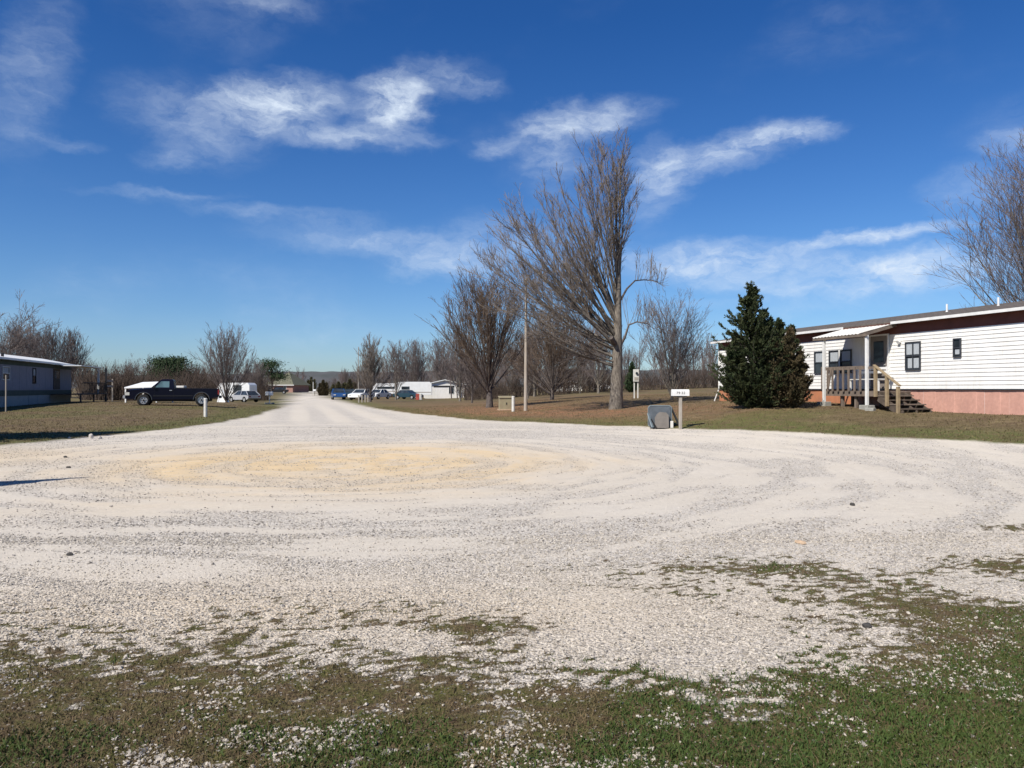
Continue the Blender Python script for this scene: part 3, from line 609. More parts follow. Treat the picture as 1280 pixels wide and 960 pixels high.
def limb_curve(a, b, g, m=9, curl=.14, wob=.028):      # leaves outward, ends rising
    a = np.array(a, float); b = np.array(b, float); L = np.linalg.norm(b-a); c = a*.45+b*.55; c[2] -= curl*math.hypot(b[0]-a[0], b[1]-a[1])*.6
    t = np.linspace(0, 1, m)[:, None]; p = (1-t)**2*a+2*t*(1-t)*c+t*t*b; w = np.cumsum(g.normal(0, wob*L/m, (m, 3)), 0); w -= w[0]; return p+w*(t*1.)
def tree_parts(seed, h, trunk_h, tr, limbs, dens=1.0, twig_r=.006, ang=(.35, .8), up=.3, lean=0, fine=2, split_limbs=False, sub=(.30, .6), trunk_top=None):
    g = np.random.default_rng(seed)
    tt = trunk_top or (lean*trunk_h*.1, 0, trunk_h)
    m = 9; t = np.linspace(0, 1, m)[:, None]; TP = np.array([0, 0, -.15])*(1-t)+np.array(tt)*t+np.cumsum(g.normal(0, .012*h/m, (m, 3)), 0)*t
    TR_ = tr*(1.0-.62*np.linspace(0, 1, m)+.12*np.exp(-np.linspace(0, 1, m)*14))
    LP = []; LR = []
    for (sh, end, rr) in limbs:
        k = min(sh/trunk_h, 1)*(m-1); i = min(int(k), m-2); s = TP[i]+(TP[i+1]-TP[i])*(k-i)
        LP.append(limb_curve(s, end, g)); LR.append(tr*rr*.52*np.linspace(1, .10, 9)**.9+.004)
    LP = np.array(LP); LR = np.array(LR)
    n2 = int(dens*12*len(limbs)); B2 = spawn(LP, LR, n2, .15, .98, sub, (ang[0]+.08, ang[1]+.12), up*.42, 5, .46, g, .045, .07, rmin=twig_r*1.3, minr=.05*h)
    n3 = int(n2*7); B3 = spawn(*B2, n3, .12, .98, (.24, .5), (ang[0]+.05, ang[1]+.1), up*.42, 3, .6, g, .055, .10, rmin=twig_r, minr=.035*h)
    tw = [B2, B3]
    B4 = spawn(*B3, int(n3*fine), .1, 1, (.28, .6), (ang[0]+.05, ang[1]+.1), up*.45, 2, .7, g, .06, .14, rmin=twig_r*.75, minr=.022*h); tw.append(B4)
    tv = tubes(TP[None], TR_[None], 12)
    lv = [tubes(LP[i:i+1], LR[i:i+1], 7) for i in range(len(LP))]
    cv = joinm([tubes(*B2, 4), tubes(*B3, 3), tubes(*B4, 3)])
    return tv, lv, cv
def make_tree(name, label, loc, parts, barkm, twigm, cat='tree', rz=0, group=None, split=False, scale=1.):
    r = thing(name, label, cat, loc, rz, group); tv, lv, cv = parts
    if split:
        np_mesh('trunk', *tv, barkm, r, smooth=True)
        for l in lv: np_mesh('limb', *l, barkm, r, smooth=True)
    else: np_mesh('trunk', *joinm([tv]+lv), barkm, r, smooth=True)
    np_mesh('crown', *cv, twigm, r); r.scale = (scale,)*3 if not isinstance(scale, tuple) else scale
    return r
def auto_limbs(seed, n, h, w, trunk_h, low=.25, shape='round', rr=(.25, .5)):
    g = np.random.default_rng(seed); out = []
    for i in range(n):
        f = (i+.5)/n; a = i*2.39996+g.normal(0, .3)
        if shape == 'round': el_ = pi/2*(1-f)**.9*1.0; R = cos(el_)*w*.5*g.uniform(.85, 1.05); z = h*.50+sin(el_)*h*.48
        elif shape == 'vase': R = w*.5*(f**.75)*g.uniform(.85, 1.05); z = h*(.98-.35*f**2)*g.uniform(.93, 1.0)
        elif shape == 'column': R = w*.5*(.2+.8*f)*g.uniform(.8, 1.05); z = h*(1-.62*f)*g.uniform(.95, 1.0)
        else: R = w*.5*g.uniform(.5, 1.05); z = h*g.uniform(.45, .95)
        s = trunk_h*(low+(1-low)*(1-f))
        out.append((s, (R*cos(a), R*sin(a), z), g.uniform(*rr)))
    return out

# the big leaning tree
g_ = np.random.default_rng(5)
S = 38/F
big = [(-6.7,7.2,2.6),(-6.3,8.0,2.9),(-5.9,8.8,3.0),(-5.4,9.6,3.2),(-4.9,10.1,3.4),(-4.5,10.5,3.5),(-3.9,10.3,3.6),(-3.3,10.9,3.8),(-2.7,11.5,4.2),(-2.1,11.9,4.4),(-1.6,12.5,4.8),(-1.1,12.3,5.2),(-.5,12.9,5.6),(0,12.6,6.0),(.25,13.2,6.4),(.4,12.6,5.0),
       (-6.2,6.2,2.5),(-5.6,5.2,2.3),(-4.6,4.3,2.2),(-3.8,3.7,2.1),(-5.2,7.4,2.7),(-4.2,8.2,3.0),(-3.2,9.1,3.2),(-3.0,7.6,3.3),(-1.9,9.6,4.2)]
limbs = []
for i, (x, z, s) in enumerate(big):
    
    for q in range(2 if z > 7.3 else 1):
        d = (g_.uniform(.15, 1) if q else -g_.uniform(.15, 1))*(1.0+.36*abs(x)); k_ = g_.uniform(.9, 1.0) if q else 1.
        zz_ = z*(.955 if x > -1 else .955-.018*min(abs(x), 4)); limbs.append((s+g_.uniform(-.2, .5), (x*.95*k_+g_.uniform(-.25, .25), d, zz_*(1-(1-k_)*.6)), g_.uniform(.2, .45)))
bp = tree_parts(21, 13, 6.6, .335, limbs, 1.15, .0085, (.22, .6), .38, fine=1.9, trunk_top=(.12, 0, 6.6), sub=(.20, .42))
bx, by = at(770, 38)
big_tree = make_tree('large_bare_tree', 'tallest bare tree with its crown leaning left over the brown lawn', (bx, by, z1(bx, by)), bp, M['bark'], M['twig'], split=True)
def sprouts(root):          # the two crooked right hand branches with upright sprouts
    g = np.random.default_rng(9); P = []; R = []
    A1 = np.array([(.15,0,5.2),(.55,.1,5.9),(.95,.1,6.3),(1.4,.15,6.35),(1.9,.1,6.3),(2.3,0,6.05)]); A2 = np.array([(.15,0,3.0),(.42,-.1,3.5),(.6,-.2,4.1),(1.0,-.2,4.25),(1.5,-.3,4.15),(1.9,-.3,3.8)])
    t = np.linspace(0, 1, 6); LR = np.stack([.05*(1-t)+.01, .065*(1-t)+.01]); LP = np.stack([A1, A2])
    for i in range(2): np_mesh('limb', *tubes(LP[i:i+1], LR[i:i+1], 6), M['bark_dark'], root, smooth=True)
    B = spawn(LP, LR, 60, .35, 1, (.35, .7), (.9, 1.5), 1.2, 4, .3, g, .35, .06, rmin=.009); B2 = spawn(*B, 320, .2, 1, (.2, .5), (.3, .8), .2, 2, .6, g, .1, .12, rmin=.007)
    B3 = spawn(LP, LR, 60, .6, 1, (.15, .35), (.4, 1.5), .1, 3, .2, g, .05, .2, rmin=.008)
    np_mesh('sprouts', *joinm([tubes(*B, 4), tubes(*B2, 3), tubes(*B3, 3)]), M['twig'], root)
sprouts(big_tree)
# knots and a pruning stub on the trunk
mb = MB(); mb.cyl((-.1,-.25,3.2), (-.32,-.62,3.45), .13, .10, 8); mb.build('broken_stub', M['bark_dark'], big_tree)

def tree_at(px, Y, label, parts, barkm, twigm, name='bare_tree', **k):
    x, y = at(px, Y); return make_tree(name, label, (x, y, z1(x, y)), parts, barkm, twigm, **k)
# second tree behind the electrical box
tree_at(612, 48.5, 'dense round bare tree just behind the olive electrical cabinet',
        tree_parts(31, 8.8, 2.0, .22, [(.9+1.1*(1-i/26), e, r) for i, (_, e, r) in enumerate(auto_limbs(3, 26, 8.8, 7.0, 2, shape='vase'))], 1.35, .0085, (.2, .5), .35, fine=1.7), M['bark_dark'], M['twig_warm'], scale=(1.13, 1.13, .88))
tree_at(690, 62, 'wide brown bare tree standing between the pale pole and the big tree',
        tree_parts(32, 7.6, 1.8, .2, auto_limbs(5, 34, 7.8, 10.5, 1.8, shape='round'), 1.1, .010, (.3, .6), .15, fine=1.6), M['bark_dark'], M['twig_warm'], scale=.92)
tree_at(840, 45, 'bare multi stemmed tree right of the white meter post',
        tree_parts(33, 6.4, .6, .12, auto_limbs(8, 16, 6.4, 4.9, .6, shape='vase', rr=(.45, .7)), 1.3, .0075, (.3, .65), .25, fine=1.7), M['bark'], M['twig_grey'], scale=.86)
tree_at(1320, 38, 'tall budding bare tree rising behind the right mobile home roof',
        tree_parts(34, 13.4, 4, .26, auto_limbs(10, 46, 13.4, 9.4, 4, shape='round'), 1.3, .009, (.25, .7), .4, fine=2.0), M['bark'], M['twig_grey'], scale=(.95, .9, .86))
tree_at(283, 70, 'bare tree splitting into many stems behind the tail of the dark pickup',
        tree_parts(35, 7.2, .5, .17, auto_limbs(14, 18, 7.2, 6.0, .5, shape='vase', rr=(.4, .65)), 1.2, .012, (.25, .5), .35, fine=1.4), M['bark_dark'], M['twig_grey'], scale=.83)
colpart = tree_parts(36, 8, 2.0, .17, auto_limbs(17, 26, 8, 5.2, 2.6, shape='column'), 1.1, .012, (.2, .42), .5, fine=1.4)
tree_at(463, 85, 'narrow columnar bare tree beside the row of wooden posts', colpart, M['bark_dark'], M['twig'], scale=(.9, .9, .84))
vA = tree_parts(37, 8, 2.0, .17, auto_limbs(19, 18, 8, 6.0, 2, shape='round'), 1.1, .014, (.3, .6), .25, fine=1.3)
vB = tree_parts(38, 8, 1.2, .15, auto_limbs(23, 18, 8, 5.0, 1.2, shape='vase'), 1.1, .014, (.2, .5), .35, fine=1.3)
vC = tree_parts(39, 8, 2.6, .16, auto_limbs(29, 14, 8, 6.5, 2.6, shape='wild'), 1.1, .014, (.35, .8), .1, fine=1.2)
rA = tree_at(495, 105, 'round bare tree with a pale trunk left of the white camper', vA, M['bark'], M['twig_grey'], scale=.88)
rB = tree_at(519, 150, 'slender pale bare tree behind the white camper', vB, M['bark'], M['twig_grey'], scale=1.25)
rC = tree_at(-5, 62, 'dark crooked bare tree above the left mobile home roof, cut by the frame', vC, M['bark_dark'], M['twig_grey'], scale=1.0)
def more(src, px, Y, s, label, rz, sz=None):
    x, y = at(px, Y); return dup(src, (x, y, z1(x, y)), rz, (s, s, sz or s), label)
more(rB, 548, 135, 1.15, 'hazy bare tree behind the roof of the white house', 1.1)
more(rA, 575, 90, .95, 'brown bare tree overlapping the right end of the white house', 2.2)
more(rB, 88, 95, .95, 'fan shaped bare tree behind the far end of the left mobile home', .6)
more(rA, 62, 90, .95, 'rounded brown bare tree behind the middle of the left roof', 2.9)
more(rA, 105, 92, .5, 'small bare tree above the porch of the left mobile home', 4.6)
more(rA, 28, 92, .92, 'bushy bare tree behind the left roof, next to the dark crooked one', .8)
more(rB, 46, 96, .92, 'upright bare tree between two rounded ones behind the left roof', 4.)
more(rC, 156, 120, .72, 'bare tree with pale forking limbs beyond the brown thicket', .4)
more(rC, 190, 125, .72, 'bare tree left of the round evergreen beyond the pickup', 1.9)
more(rA, 245, 130, .62, 'small bare tree right of the round evergreen', 1.2)
more(rB, 322, 110, .62, 'small bare tree left of the pine by the brick house', 2.0)
more(rC, 414, 190, .55, 'far bare tree above the bronze evergreen bushes', .9)
more(rA, 432, 170, .62, 'far bare tree between the bushes and the columnar tree', 2.5)
more(rB, 660, 78, .72, 'bare tree seen behind the pale utility pole', 3.3)
more(rA, 725, 95, .70, 'bare tree in front of the distant white trailer', 4.4)
more(rA, 748, 88, .95, 'brown bare tree just left of the big trunk in the distance', 3.7)
more(rA, 668, 92, .98, 'broad brown bare tree right behind the utility pole', 1.5)
more(rA, 705, 105, 1.0, 'brown bare tree behind the wide one near the pole', .2)
more(rC, 590, 70, .62, 'low bare tree left of the dense round tree', 5.0)
more(rA, 640, 100, .8, 'bare tree behind the gap between pole and cabinet', 5.9)

# the woods in the distance, one mass
def low_tree(seed, h, w):
    g = np.random.default_rng(seed); t = np.linspace(0, 1, 5)
    TP = np.stack([np.cumsum(g.normal(0, .03*h/5, 5)), np.cumsum(g.normal(0, .03*h/5, 5)), t*h*.85-.2], -1)[None]; TR_ = (.012*h*(1-.8*t)+.02)[None]
    B2 = spawn(TP, TR_, 16, .25, 1, (.28*w, .5*w), (.4, .9), .3, 4, .5, g, .12, .1, rmin=.03); B3 = spawn(*B2, 110, .15, 1, (.3, .6), (.3, .7), .2, 2, .6, g, .12, .12, rmin=.02); B4 = spawn(*B3, 260, .15, 1, (.4, .7), (.3, .7), .2, 1, .6, g, .12, .12, rmin=.014)
    return joinm([tubes(TP, TR_, 4), tubes(*B2, 3), tubes(*B3, 3), tubes(*B4, 3)])
LT = [low_tree(100+i, 10, random.Random(i).uniform(.8, 1.3)) for i in range(6)]
def wood(name, label, spots, mat):
    parts = []; r = random.Random(77)
    for (x, y, h) in spots:
        v, f = LT[r.randrange(6)]; a = r.random()*6.28; s = h/10; c, s_ = cos(a)*s, sin(a)*s
        v2 = np.stack([v[:, 0]*c-v[:, 1]*s_+x, v[:, 0]*s_+v[:, 1]*c+y, v[:, 2]*s+z1(x, y)], -1); parts.append((v2, f))
    v, f = joinm(parts); return tag(np_mesh(name, v, f, mat), label, 'woods', None, 'stuff')
r = random.Random(4)
wood('distant_woods', 'bare grey woods beyond the lawn between the big tree and the evergreen', [(*at(r.uniform(560, 905), yy), r.uniform(5.0, 8.5)) for yy in [r.uniform(100, 165) for _ in range(75)]], M['twig_grey'])
wood('distant_woods', 'bare woods behind the left home and the pickup', [(*at(r.uniform(-40, 335), yy), r.uniform(4.5, 7.5)) for yy in [r.uniform(140, 190) for _ in range(42)]], M['twig_grey'])
wood('distant_woods', 'far bare woods to both sides of the end of the road', [(*at(r.choice([r.uniform(395, 600), r.uniform(300, 380)]), yy), r.uniform(6, 10)) for yy in [r.uniform(300, 420) for _ in range(40)]], M['twig_red'])
wood('distant_woods', 'dense bare woods behind the white house', [(*at(r.uniform(445, 640), yy), r.uniform(6, 9)) for yy in [r.uniform(150, 200) for _ in range(40)]], M['twig_grey'])
wood('distant_woods', 'woods behind the right mobile home', [(*at(r.uniform(905, 1500), yy), r.uniform(4, 5)) for yy in [r.uniform(120, 165) for _ in range(25)]], M['twig_grey'])
def thicket(name, label, x0, x1, Y0, Y1, h, n, mat):
    g = np.random.default_rng(int(x0+Y0)); px = g.uniform(x0, x1, n); Y = g.uniform(Y0, Y1, n); X = (px-640)/F*Y; Z = zs(X, Y)
    P = np.zeros((n, 4, 3)); P[:, 0] = np.stack([X, Y, Z-.1], -1); hh_ = h*g.uniform(.5, 1.1, n)*(.7+.5*fbm(X, Y, .3, 2, 3)); d = g.normal(0, .22, (n, 3)); d[:, 2] = 1
    for j in range(3): d += g.normal(0, .12, (n, 3)); P[:, j+1] = P[:, j]+d*(hh_/3)[:, None]
    R = np.linspace(.03, .012, 4)[None]*g.uniform(.6, 1.3, n)[:, None]
    B = spawn(P, R, n*7, .2, 1, (.25, .5), (.3, .9), .2, 2, .6, g, .1, .15, rmin=.012)
    v, f = joinm([tubes(P, R, 3), tubes(*B, 3)]); return tag(np_mesh(name, v, f, mat), label, 'brush', None, 'stuff')
thicket('brown_thicket', 'tall brown brush beyond the left mobile home and the pickup', 100, 250, 76, 84, 2.7, 1300, M['brush'])
thicket('brown_thicket', 'brown undergrowth behind the multi stemmed tree', 240, 336, 108, 118, 3.2, 900, M['brush'])
thicket('brown_thicket', 'dark undergrowth along the edge of the woods right of the big tree', 580, 905, 98, 104, 2.6, 1500, M['brush'])
thicket('brown_thicket', 'brush behind the parked cars at the bend', 440, 620, 140, 150, 3.5, 900, M['brush'])

# ------------------------------------------------------------------ evergreens
def sprays(C, D, size, g, k=1):         # small pointed leaf sprays at C along D
    n = len(C); q = g.normal(size=(n, 3)); q -= (q*D).sum(1)[:, None]*D; q /= np.linalg.norm(q, axis=1)[:, None]+1e-9
    w = size*g.uniform(.16, .34, n); s = size*g.uniform(.7, 1.3, n)
    b = C-D*s[:, None]*.3; m_ = C+D*s[:, None]*.2; t = C+D*s[:, None]
    v = np.stack([b, m_+q*w[:, None], t, m_-q*w[:, None]], 1).reshape(-1, 3); f = 4*np.arange(n)[:, None]+np.array([0, 1, 2, 3]); return v, f
def conifer(seed, apexes, nb, nspray, size, droop=-.05):
    """apexes: (x, y, height, radius, base_z); branches rise outward, sprays clothe them"""
    g = np.random.default_rng(seed); P = []; R = []; TP = []; trs = []
    for (ax, ay, h, rad_, bz, share) in apexes:
        trs.append(tubes(np.array([[(ax*.4, ay*.4, -.1), (ax*.8, ay*.8, h*.4), (ax, ay, h*.97)]]), np.array([[.022*h, .016*h, .004]]), 7))
        n = int(nb*share); t = g.random(n)**1.25; z = bz+(h-bz)*t; a = g.random(n)*2*pi; rr = rad_*(1-t)**.95*(.55+.75*g.random(n)**1.6)*(.72+.28*sst(0, .2, t))+.03*h*.3
        k = np.clip(z/(.4*h), 0, 1); sx_ = ax*(.4+.6*k); sy_ = ay*(.4+.6*k)
        p = np.zeros((n, 4, 3)); p[:, 0] = np.stack([sx_, sy_, z-rr*.12], -1)
        rise = g.uniform(.2, 1.05, n)
        for j in range(1, 4): s = j/3; p[:, j] = p[:, 0]+np.stack([np.cos(a)*rr*s, np.sin(a)*rr*s, rr*rise*s**1.6+droop*rr*s], -1)+g.normal(0, .03*rad_, (n, 3))*s
        P.append(p); R.append(np.full((n, 4), 1.)*np.linspace(.018, .004, 4)*h/4.5)
    P = np.concatenate(P); R = np.concatenate(R); pi_ = g.integers(0, len(P), nspray); t = g.random(nspray)**.62*2.999; i = t.astype(int); fr = (t-i)[:, None]
    C = P[pi_, i]*(1-fr)+P[pi_, i+1]*fr; T = P[pi_, i+1]-P[pi_, i]; T /= np.linalg.norm(T, axis=1)[:, None]+1e-9
    C = C+g.normal(0, size*.5, C.shape)*(1.25-.25*t[:, None]); D = T+g.normal(0, .45, C.shape); D[:, 2] += .25; D /= np.linalg.norm(D, axis=1)[:, None]
    C[:, 2] = np.maximum(C[:, 2], .02)
    return joinm(trs+[tubes(P, R, 3)]), sprays(C, D, size, g)
jx, jy = at(944, 30); jr = thing('juniper', 'dark pointed evergreen in front of the right mobile home', 'evergreen', (jx, jy, z1(jx, jy)))
tr_, fo = conifer(3, [(-.15,0,4.75,2.05,.1,1.0),(.45,.3,3.75,1.5,.2,.6),(1.0,.2,3.35,1.2,.2,.5),(-.8,-.1,2.6,1.15,.15,.45),(.1,-.4,3.2,1.6,.1,.5),(1.55,.3,3.15,.8,.2,.3)], 260, 90000, .088)
np_mesh('trunk', *tr_, M['bark_dark'], jr); np_mesh('crown', *fo, M['juniper'], jr)
b2 = at(985, 29.4); br_ = thing('bronze_bush', 'bronze tinged evergreen bush leaning against the right side of the dark evergreen', 'bush', (b2[0], b2[1], z1(*b2)))
tr_, fo = conifer(8, [(.1,0,2.9,.95,.05,1.0),(-.5,.1,2.5,.8,.05,.6),(.5,.1,2.1,.65,.05,.5)], 200, 32000, .09)
np_mesh('stems', *tr_, M['bark_dark'], br_); np_mesh('foliage', *fo, M['rustjun'], br_)
def evergreen(px, Y, label, h, w, seed, mat, kind='round', name='evergreen_tree', cat='evergreen', n=9000):
    x, y = at(px, Y); r = thing(name, label, cat, (x, y, z1(x, y))); g = np.random.default_rng(seed)
    if kind == 'cone': tr_, fo = conifer(seed, [(0,0,h,w*.5,h*.04,1.)], 220, n, h*.05)
    elif kind == 'bush': tr_, fo = conifer(seed, [(0,0,h,w*.4,0,1.),(w*.25,0,h*.85,w*.3,0,.7),(-w*.25,0,h*.8,w*.3,0,.7)], 220, n, h*.07)
    else:
        tr_ = tubes(np.array([[(0,0,-.1),(.05*h,0,h*.5),(0,0,h*.9)]]), np.array([[.03*h,.022*h,.01*h]]), 7); C = []; 
        for i in range(26 if kind == 'round' else 15):
            a = g.random()*6.28; zz = g.uniform(.45, .95); rr = w*.5*math.sqrt(max(0, 1-((zz-.62)/.42)**2))*g.uniform(.2, .95)
            c = np.array([cos(a)*rr, sin(a)*rr, zz*h]); s = h*g.uniform(.07, .14); C.append(c+g.normal(0, 1, (n//26, 3))*np.array([s*1.3, s*1.3, s*.5]))
            tr_ = joinm([tr_, tubes(np.array([[(0,0,zz*h*.7), tuple(c*.6+np.array([0,0,zz*h*.32])), tuple(c)]]), np.array([[.012*h,.008*h,.004*h]]), 4)])
        C = np.concatenate(C); D = g.normal(size=C.shape); D[:, 2] += .4; D /= np.linalg.norm(D, axis=1)[:, None]; fo = sprays(C, D, h*.035, g)
    np_mesh('trunk', *tr_, M['bark_dark'], r); np_mesh('crown', *fo, mat, r); return r
evergreen(214, 112, 'round dark green evergreen behind the cab of the pickup', 6.2, 5.6, 51, M['pine'], n=14000)
evergreen(339, 150, 'small dark pine beside the brick house roof', 6.9, 4.2, 52, M['pine'], 'pine', 'pine_tree', 'pine', 9000)
evergreen(404, 150, 'bronze evergreen bush at the right edge of the far road', 2.9, 2.6, 53, M['rustjun'], 'bush', 'evergreen_bush', 'bush')
evergreen(423, 130, 'olive evergreen bush behind the blue car', 2.5, 3.4, 54, M['olivefol'], 'bush', 'evergreen_bush', 'bush')
evergreen(437, 142, 'wide olive bush left of the columnar bare tree', 3.0, 3.4, 56, M['olivefol'], 'bush', 'evergreen_bush', 'bush')
evergreen(790, 85, 'small dark cedar in the woods behind the white meter post', 3.2, 1.6, 55, M['pine'], 'cone', 'cedar', 'evergreen', 6000)
evergreen(389, 300, 'dark rounded evergreen at the very end of the road', 5.4, 5, 57, M['olivefol'], 'bush', 'evergreen_bush', 'bush', 4000)

# ------------------------------------------------------------------ right mobile home
ANG = math.atan2(.965, -.264)
home = thing('mobile_home', 'long white mobile home with salmon skirting and brown shingle roof on the right', 'mobile home', (15.57, 23.6, 0), ANG)
U0, U1, DP = -7.0, 17.8, 4.3
mb = MB(); mb.box((U0+.03,-DP+.03,.6), (U1-.03,-.03,4.0)); mb.build('wall', M['trim'], home)
NB = 15; bh = (3.62-1.6)/NB
for i in range(NB):
    z0 = 1.6+i*bh; m_ = MB(); m_.add([(U0,-.03,z0),(U1,-.03,z0),(U1,.022,z0),(U0,.022,z0),(U0,-.03,z0+bh),(U1,-.03,z0+bh),(U1,.003,z0+bh),(U0,.003,z0+bh)],
        [(0,3,2,1),(4,5,6,7),(3,7,6,2),(0,4,7,3),(1,2,6,5),(0,1,5,4)]); m_.build('siding_board', M['white_siding'], home)
mb = MB(); mb.box((U0,-.03,3.622), (U1,.012,4.0)); mb.build('frieze_board', M['frieze'], home)
mb = MB(); mb.box((U0,-.06,1.56), (U1,.035,1.598)); mb.build('drip_rail', M['frame'], home)
r = random.Random(2); u = U0; i = 0; meP = None
while u < U1-.2:
    w = min(r.choice([.78, .84, .9, .8]), U1-u); m_ = MB(); y = -.03+r.uniform(0, .012); zb = .25
    xs_ = [0, w*.33, w*.34, w*.66, w*.67, w-.012]; off = [0, 0, .006, .006, 0, 0]
    vs = [(u+x, y+o, zb) for x, o in zip(xs_, off)]+[(u+x, y+o, 1.558) for x, o in zip(xs_, off)]+[(u, y-.02, zb), (u+w-.012, y-.02, zb), (u+w-.012, y-.02, 1.558), (u, y-.02, 1.558)]
    m_.add(vs, [(j, j+1, j+7, j+6) for j in range(5)]+[(12, 13, 14, 15), (0, 6, 15, 12), (5, 13, 14, 11)])
    orange = u+w/2 > 7.0; o = m_.build('skirting_panel', M['orange'] if orange else M['pink'], home)
    if orange: o['label'] = 'rusty orange panel'
    u += w
# roof
mb = MB(); OV_ = .30
def gable(mb, u0, u1, yf, yb, zf, zr, th):
    ym = (yf+yb)/2
    vs = []
    for u in (u0, u1): vs += [(u,yf,zf),(u,ym,zr),(u,yb,zf),(u,yb,zf+th),(u,ym,zr+th),(u,yf,zf+th)]
    mb.add(vs, [(0,1,7,6),(1,2,8,7),(3,4,10,9),(4,5,11,10),(0,5,4,1),(1,4,3,2),(6,7,10,11),(7,8,9,10),(0,6,11,5),(2,3,9,8)])
gable(mb, U0-.25, U1+.3, OV_, -DP-OV_, 4.02, 4.50, .05); roof = mb.build('roof', M['shingle'], home)
mb = MB(); mb.box((U0-.25, OV_+.003, 3.97), (5.15, OV_+.028, 4.065)); mb.build('fascia', M['trim'], home)
mb = MB(); mb.box((7.75, OV_+.003, 3.97), (U1+.3, OV_+.028, 4.065)); mb.build('fascia', M['trim'], home)
mb = MB(); mb.box((U0-.25,.014,3.985), (U1+.3,OV_,4.012)); mb.build('soffit', M['frieze'], home)
def pix_on_ridge(px):
    u = 0
    for u in np.arange(-5, 18, .02):
        X = 15.57-.264*u+.965*1.3; Y = 23.6+.965*u+.264*1.3
        if (X/Y)*F+640 < px: return u
for px in (1184, 1249):
    u = float(pix_on_ridge(px)); m_ = MB(); m_.cyl((u,-1.3,4.3), (u,-1.3,4.66), .035, n=10); m_.cyl((u,-1.3,4.30), (u,-1.3,4.40), .07, .04, n=10); m_.build('vent_pipe', M['trim'], roof)
def window(par, u0, u1, z0, z1_, cols, rows, y=.02, curtain=True, frame='frame', fw=.04, cur=None):
    m_ = MB(); d = .05
    m_.box((u0,y,z0), (u0+fw,y+d,z1_)); m_.box((u1-fw,y,z0), (u1,y+d,z1_)); m_.box((u0+fw,y,z0), (u1-fw,y+d,z0+fw)); m_.box((u0+fw,y,z1_-fw), (u1-fw,y+d,z1_))
    w = m_.build('window', M[frame], par)
    iw = (u1-u0-2*fw)/cols; ih = (z1_-z0-2*fw)/rows; a0, b0 = u0+fw, z0+fw
    for c in range(1, cols):
        m_ = MB(); m_.box((a0+iw*c-.016,y+.004,b0), (a0+iw*c+.016,y+.042,z1_-fw)); m_.build('mullion', M[frame], w)
    for r_ in range(1, rows):
        m_ = MB(); m_.box((u0+fw,y+.006,b0+ih*r_-.018), (u1-fw,y+.046,b0+ih*r_+.018)); m_.build('sash_rail', M[frame], w)
    for c in range(cols):
        for r_ in range(rows):
            m_ = MB(); m_.box((a0+iw*c+(.016 if c else 0),y+.004,b0+ih*r_+(.018 if r_ else 0)), (a0+iw*(c+1)-(.016 if c < cols-1 else 0),y+.012,b0+ih*(r_+1)-(.018 if r_ < rows-1 else 0)))
            m_.build('pane', M['glass'], w)
    if curtain:
        for (ca, cb, cz0, cz1) in (cur or [(0.05,.95,.5,1.)]):
            m_ = MB(); n = 10; A0 = a0+ca*(u1-u0-2*fw); B0 = a0+cb*(u1-u0-2*fw); zz0 = b0+cz0*(z1_-z0-2*fw); zz1 = b0+cz1*(z1_-z0-2*fw)
            vs = []
            for j in range(n+1): vs += [(A0+(B0-A0)*j/n, y+.0125+.004*(j % 2), zz0+.02*(j % 2)), (A0+(B0-A0)*j/n, y+.0125+.004*(j % 2), zz1)]
            m_.add(vs, [(2*j, 2*j+2, 2*j+3, 2*j+1) for j in range(n)]); m_.build('curtain', M['curtain'], w, recalc=False)
    return w
window(home, 4.03, 4.74, 2.26, 3.29, 2, 2, cur=[(.0,.46,.55,1.),(.54,1.,.55,1.),(.08,.46,.04,.42),(.54,.9,.04,.42)])
window(home, 2.28, 2.6, 2.65, 3.29, 1, 2, cur=[(.1,.9,.1,.42)])
window(home, 9.18, 9.9, 2.23, 3.18, 1, 2, cur=[(.05,.95,.52,.97)])
window(home, 8.33, 8.95, 2.23, 3.18, 1, 2, cur=[(.05,.95,.52,.97)])
window(home, 7.6, 8.25, 2.23, 3.18, 1, 2, cur=[(.05,.95,.52,.97)])
window(home, 13.0, 13.9, 2.23, 3.2, 2, 2)
mb = MB(); mb.box((8.26,.02,2.23), (8.325,.075,3.18)); mb.build('window_post', M['trim'], home)
m_ = MB(); m_.box((5.62,.022,1.62), (6.5,.062,3.6)); dr = m_.build('door', M['door'], home)
m_ = MB(); m_.box((5.80,.063,2.6), (6.32,.072,3.4)); m_.build('door_pane', M['glass'], dr)
m_ = MB(); m_.cyl((5.72,.063,2.5), (5.72,.12,2.5), .03, n=10); m_.build('door_knob', M['chrome'], dr)
m_ = MB(); m_.box((5.55,.02,1.602), (5.615,.075,3.66)); m_.box((6.505,.02,1.602), (6.57,.075,3.66)); m_.box((5.617,.02,3.602), (6.503,.075,3.66)); m_.build('door_frame', M['trim'], dr)
m_ = MB(); m_.box((4.95,.02,3.28), (5.07,.05,3.40)); m_.cyl((5.01,.05,3.34), (5.01,.13,3.30), .055, .075, n=10); m_.build('wall_lamp', M['trim'], home)
m_ = MB(); m_.box((U1-.001,-.12,1.6), (U1+.02,.03,3.99)); m_.box((U1+.0,-.06,1.6),(U1+.025,.028,3.985)); m_.build('corner_trim', M['trim'], home)
m_ = MB(); m_.bar((U1+.02,.02,1.55), (U1+.12,.25,.85), .09, .04); m_.build('downspout', M['trim'], home)

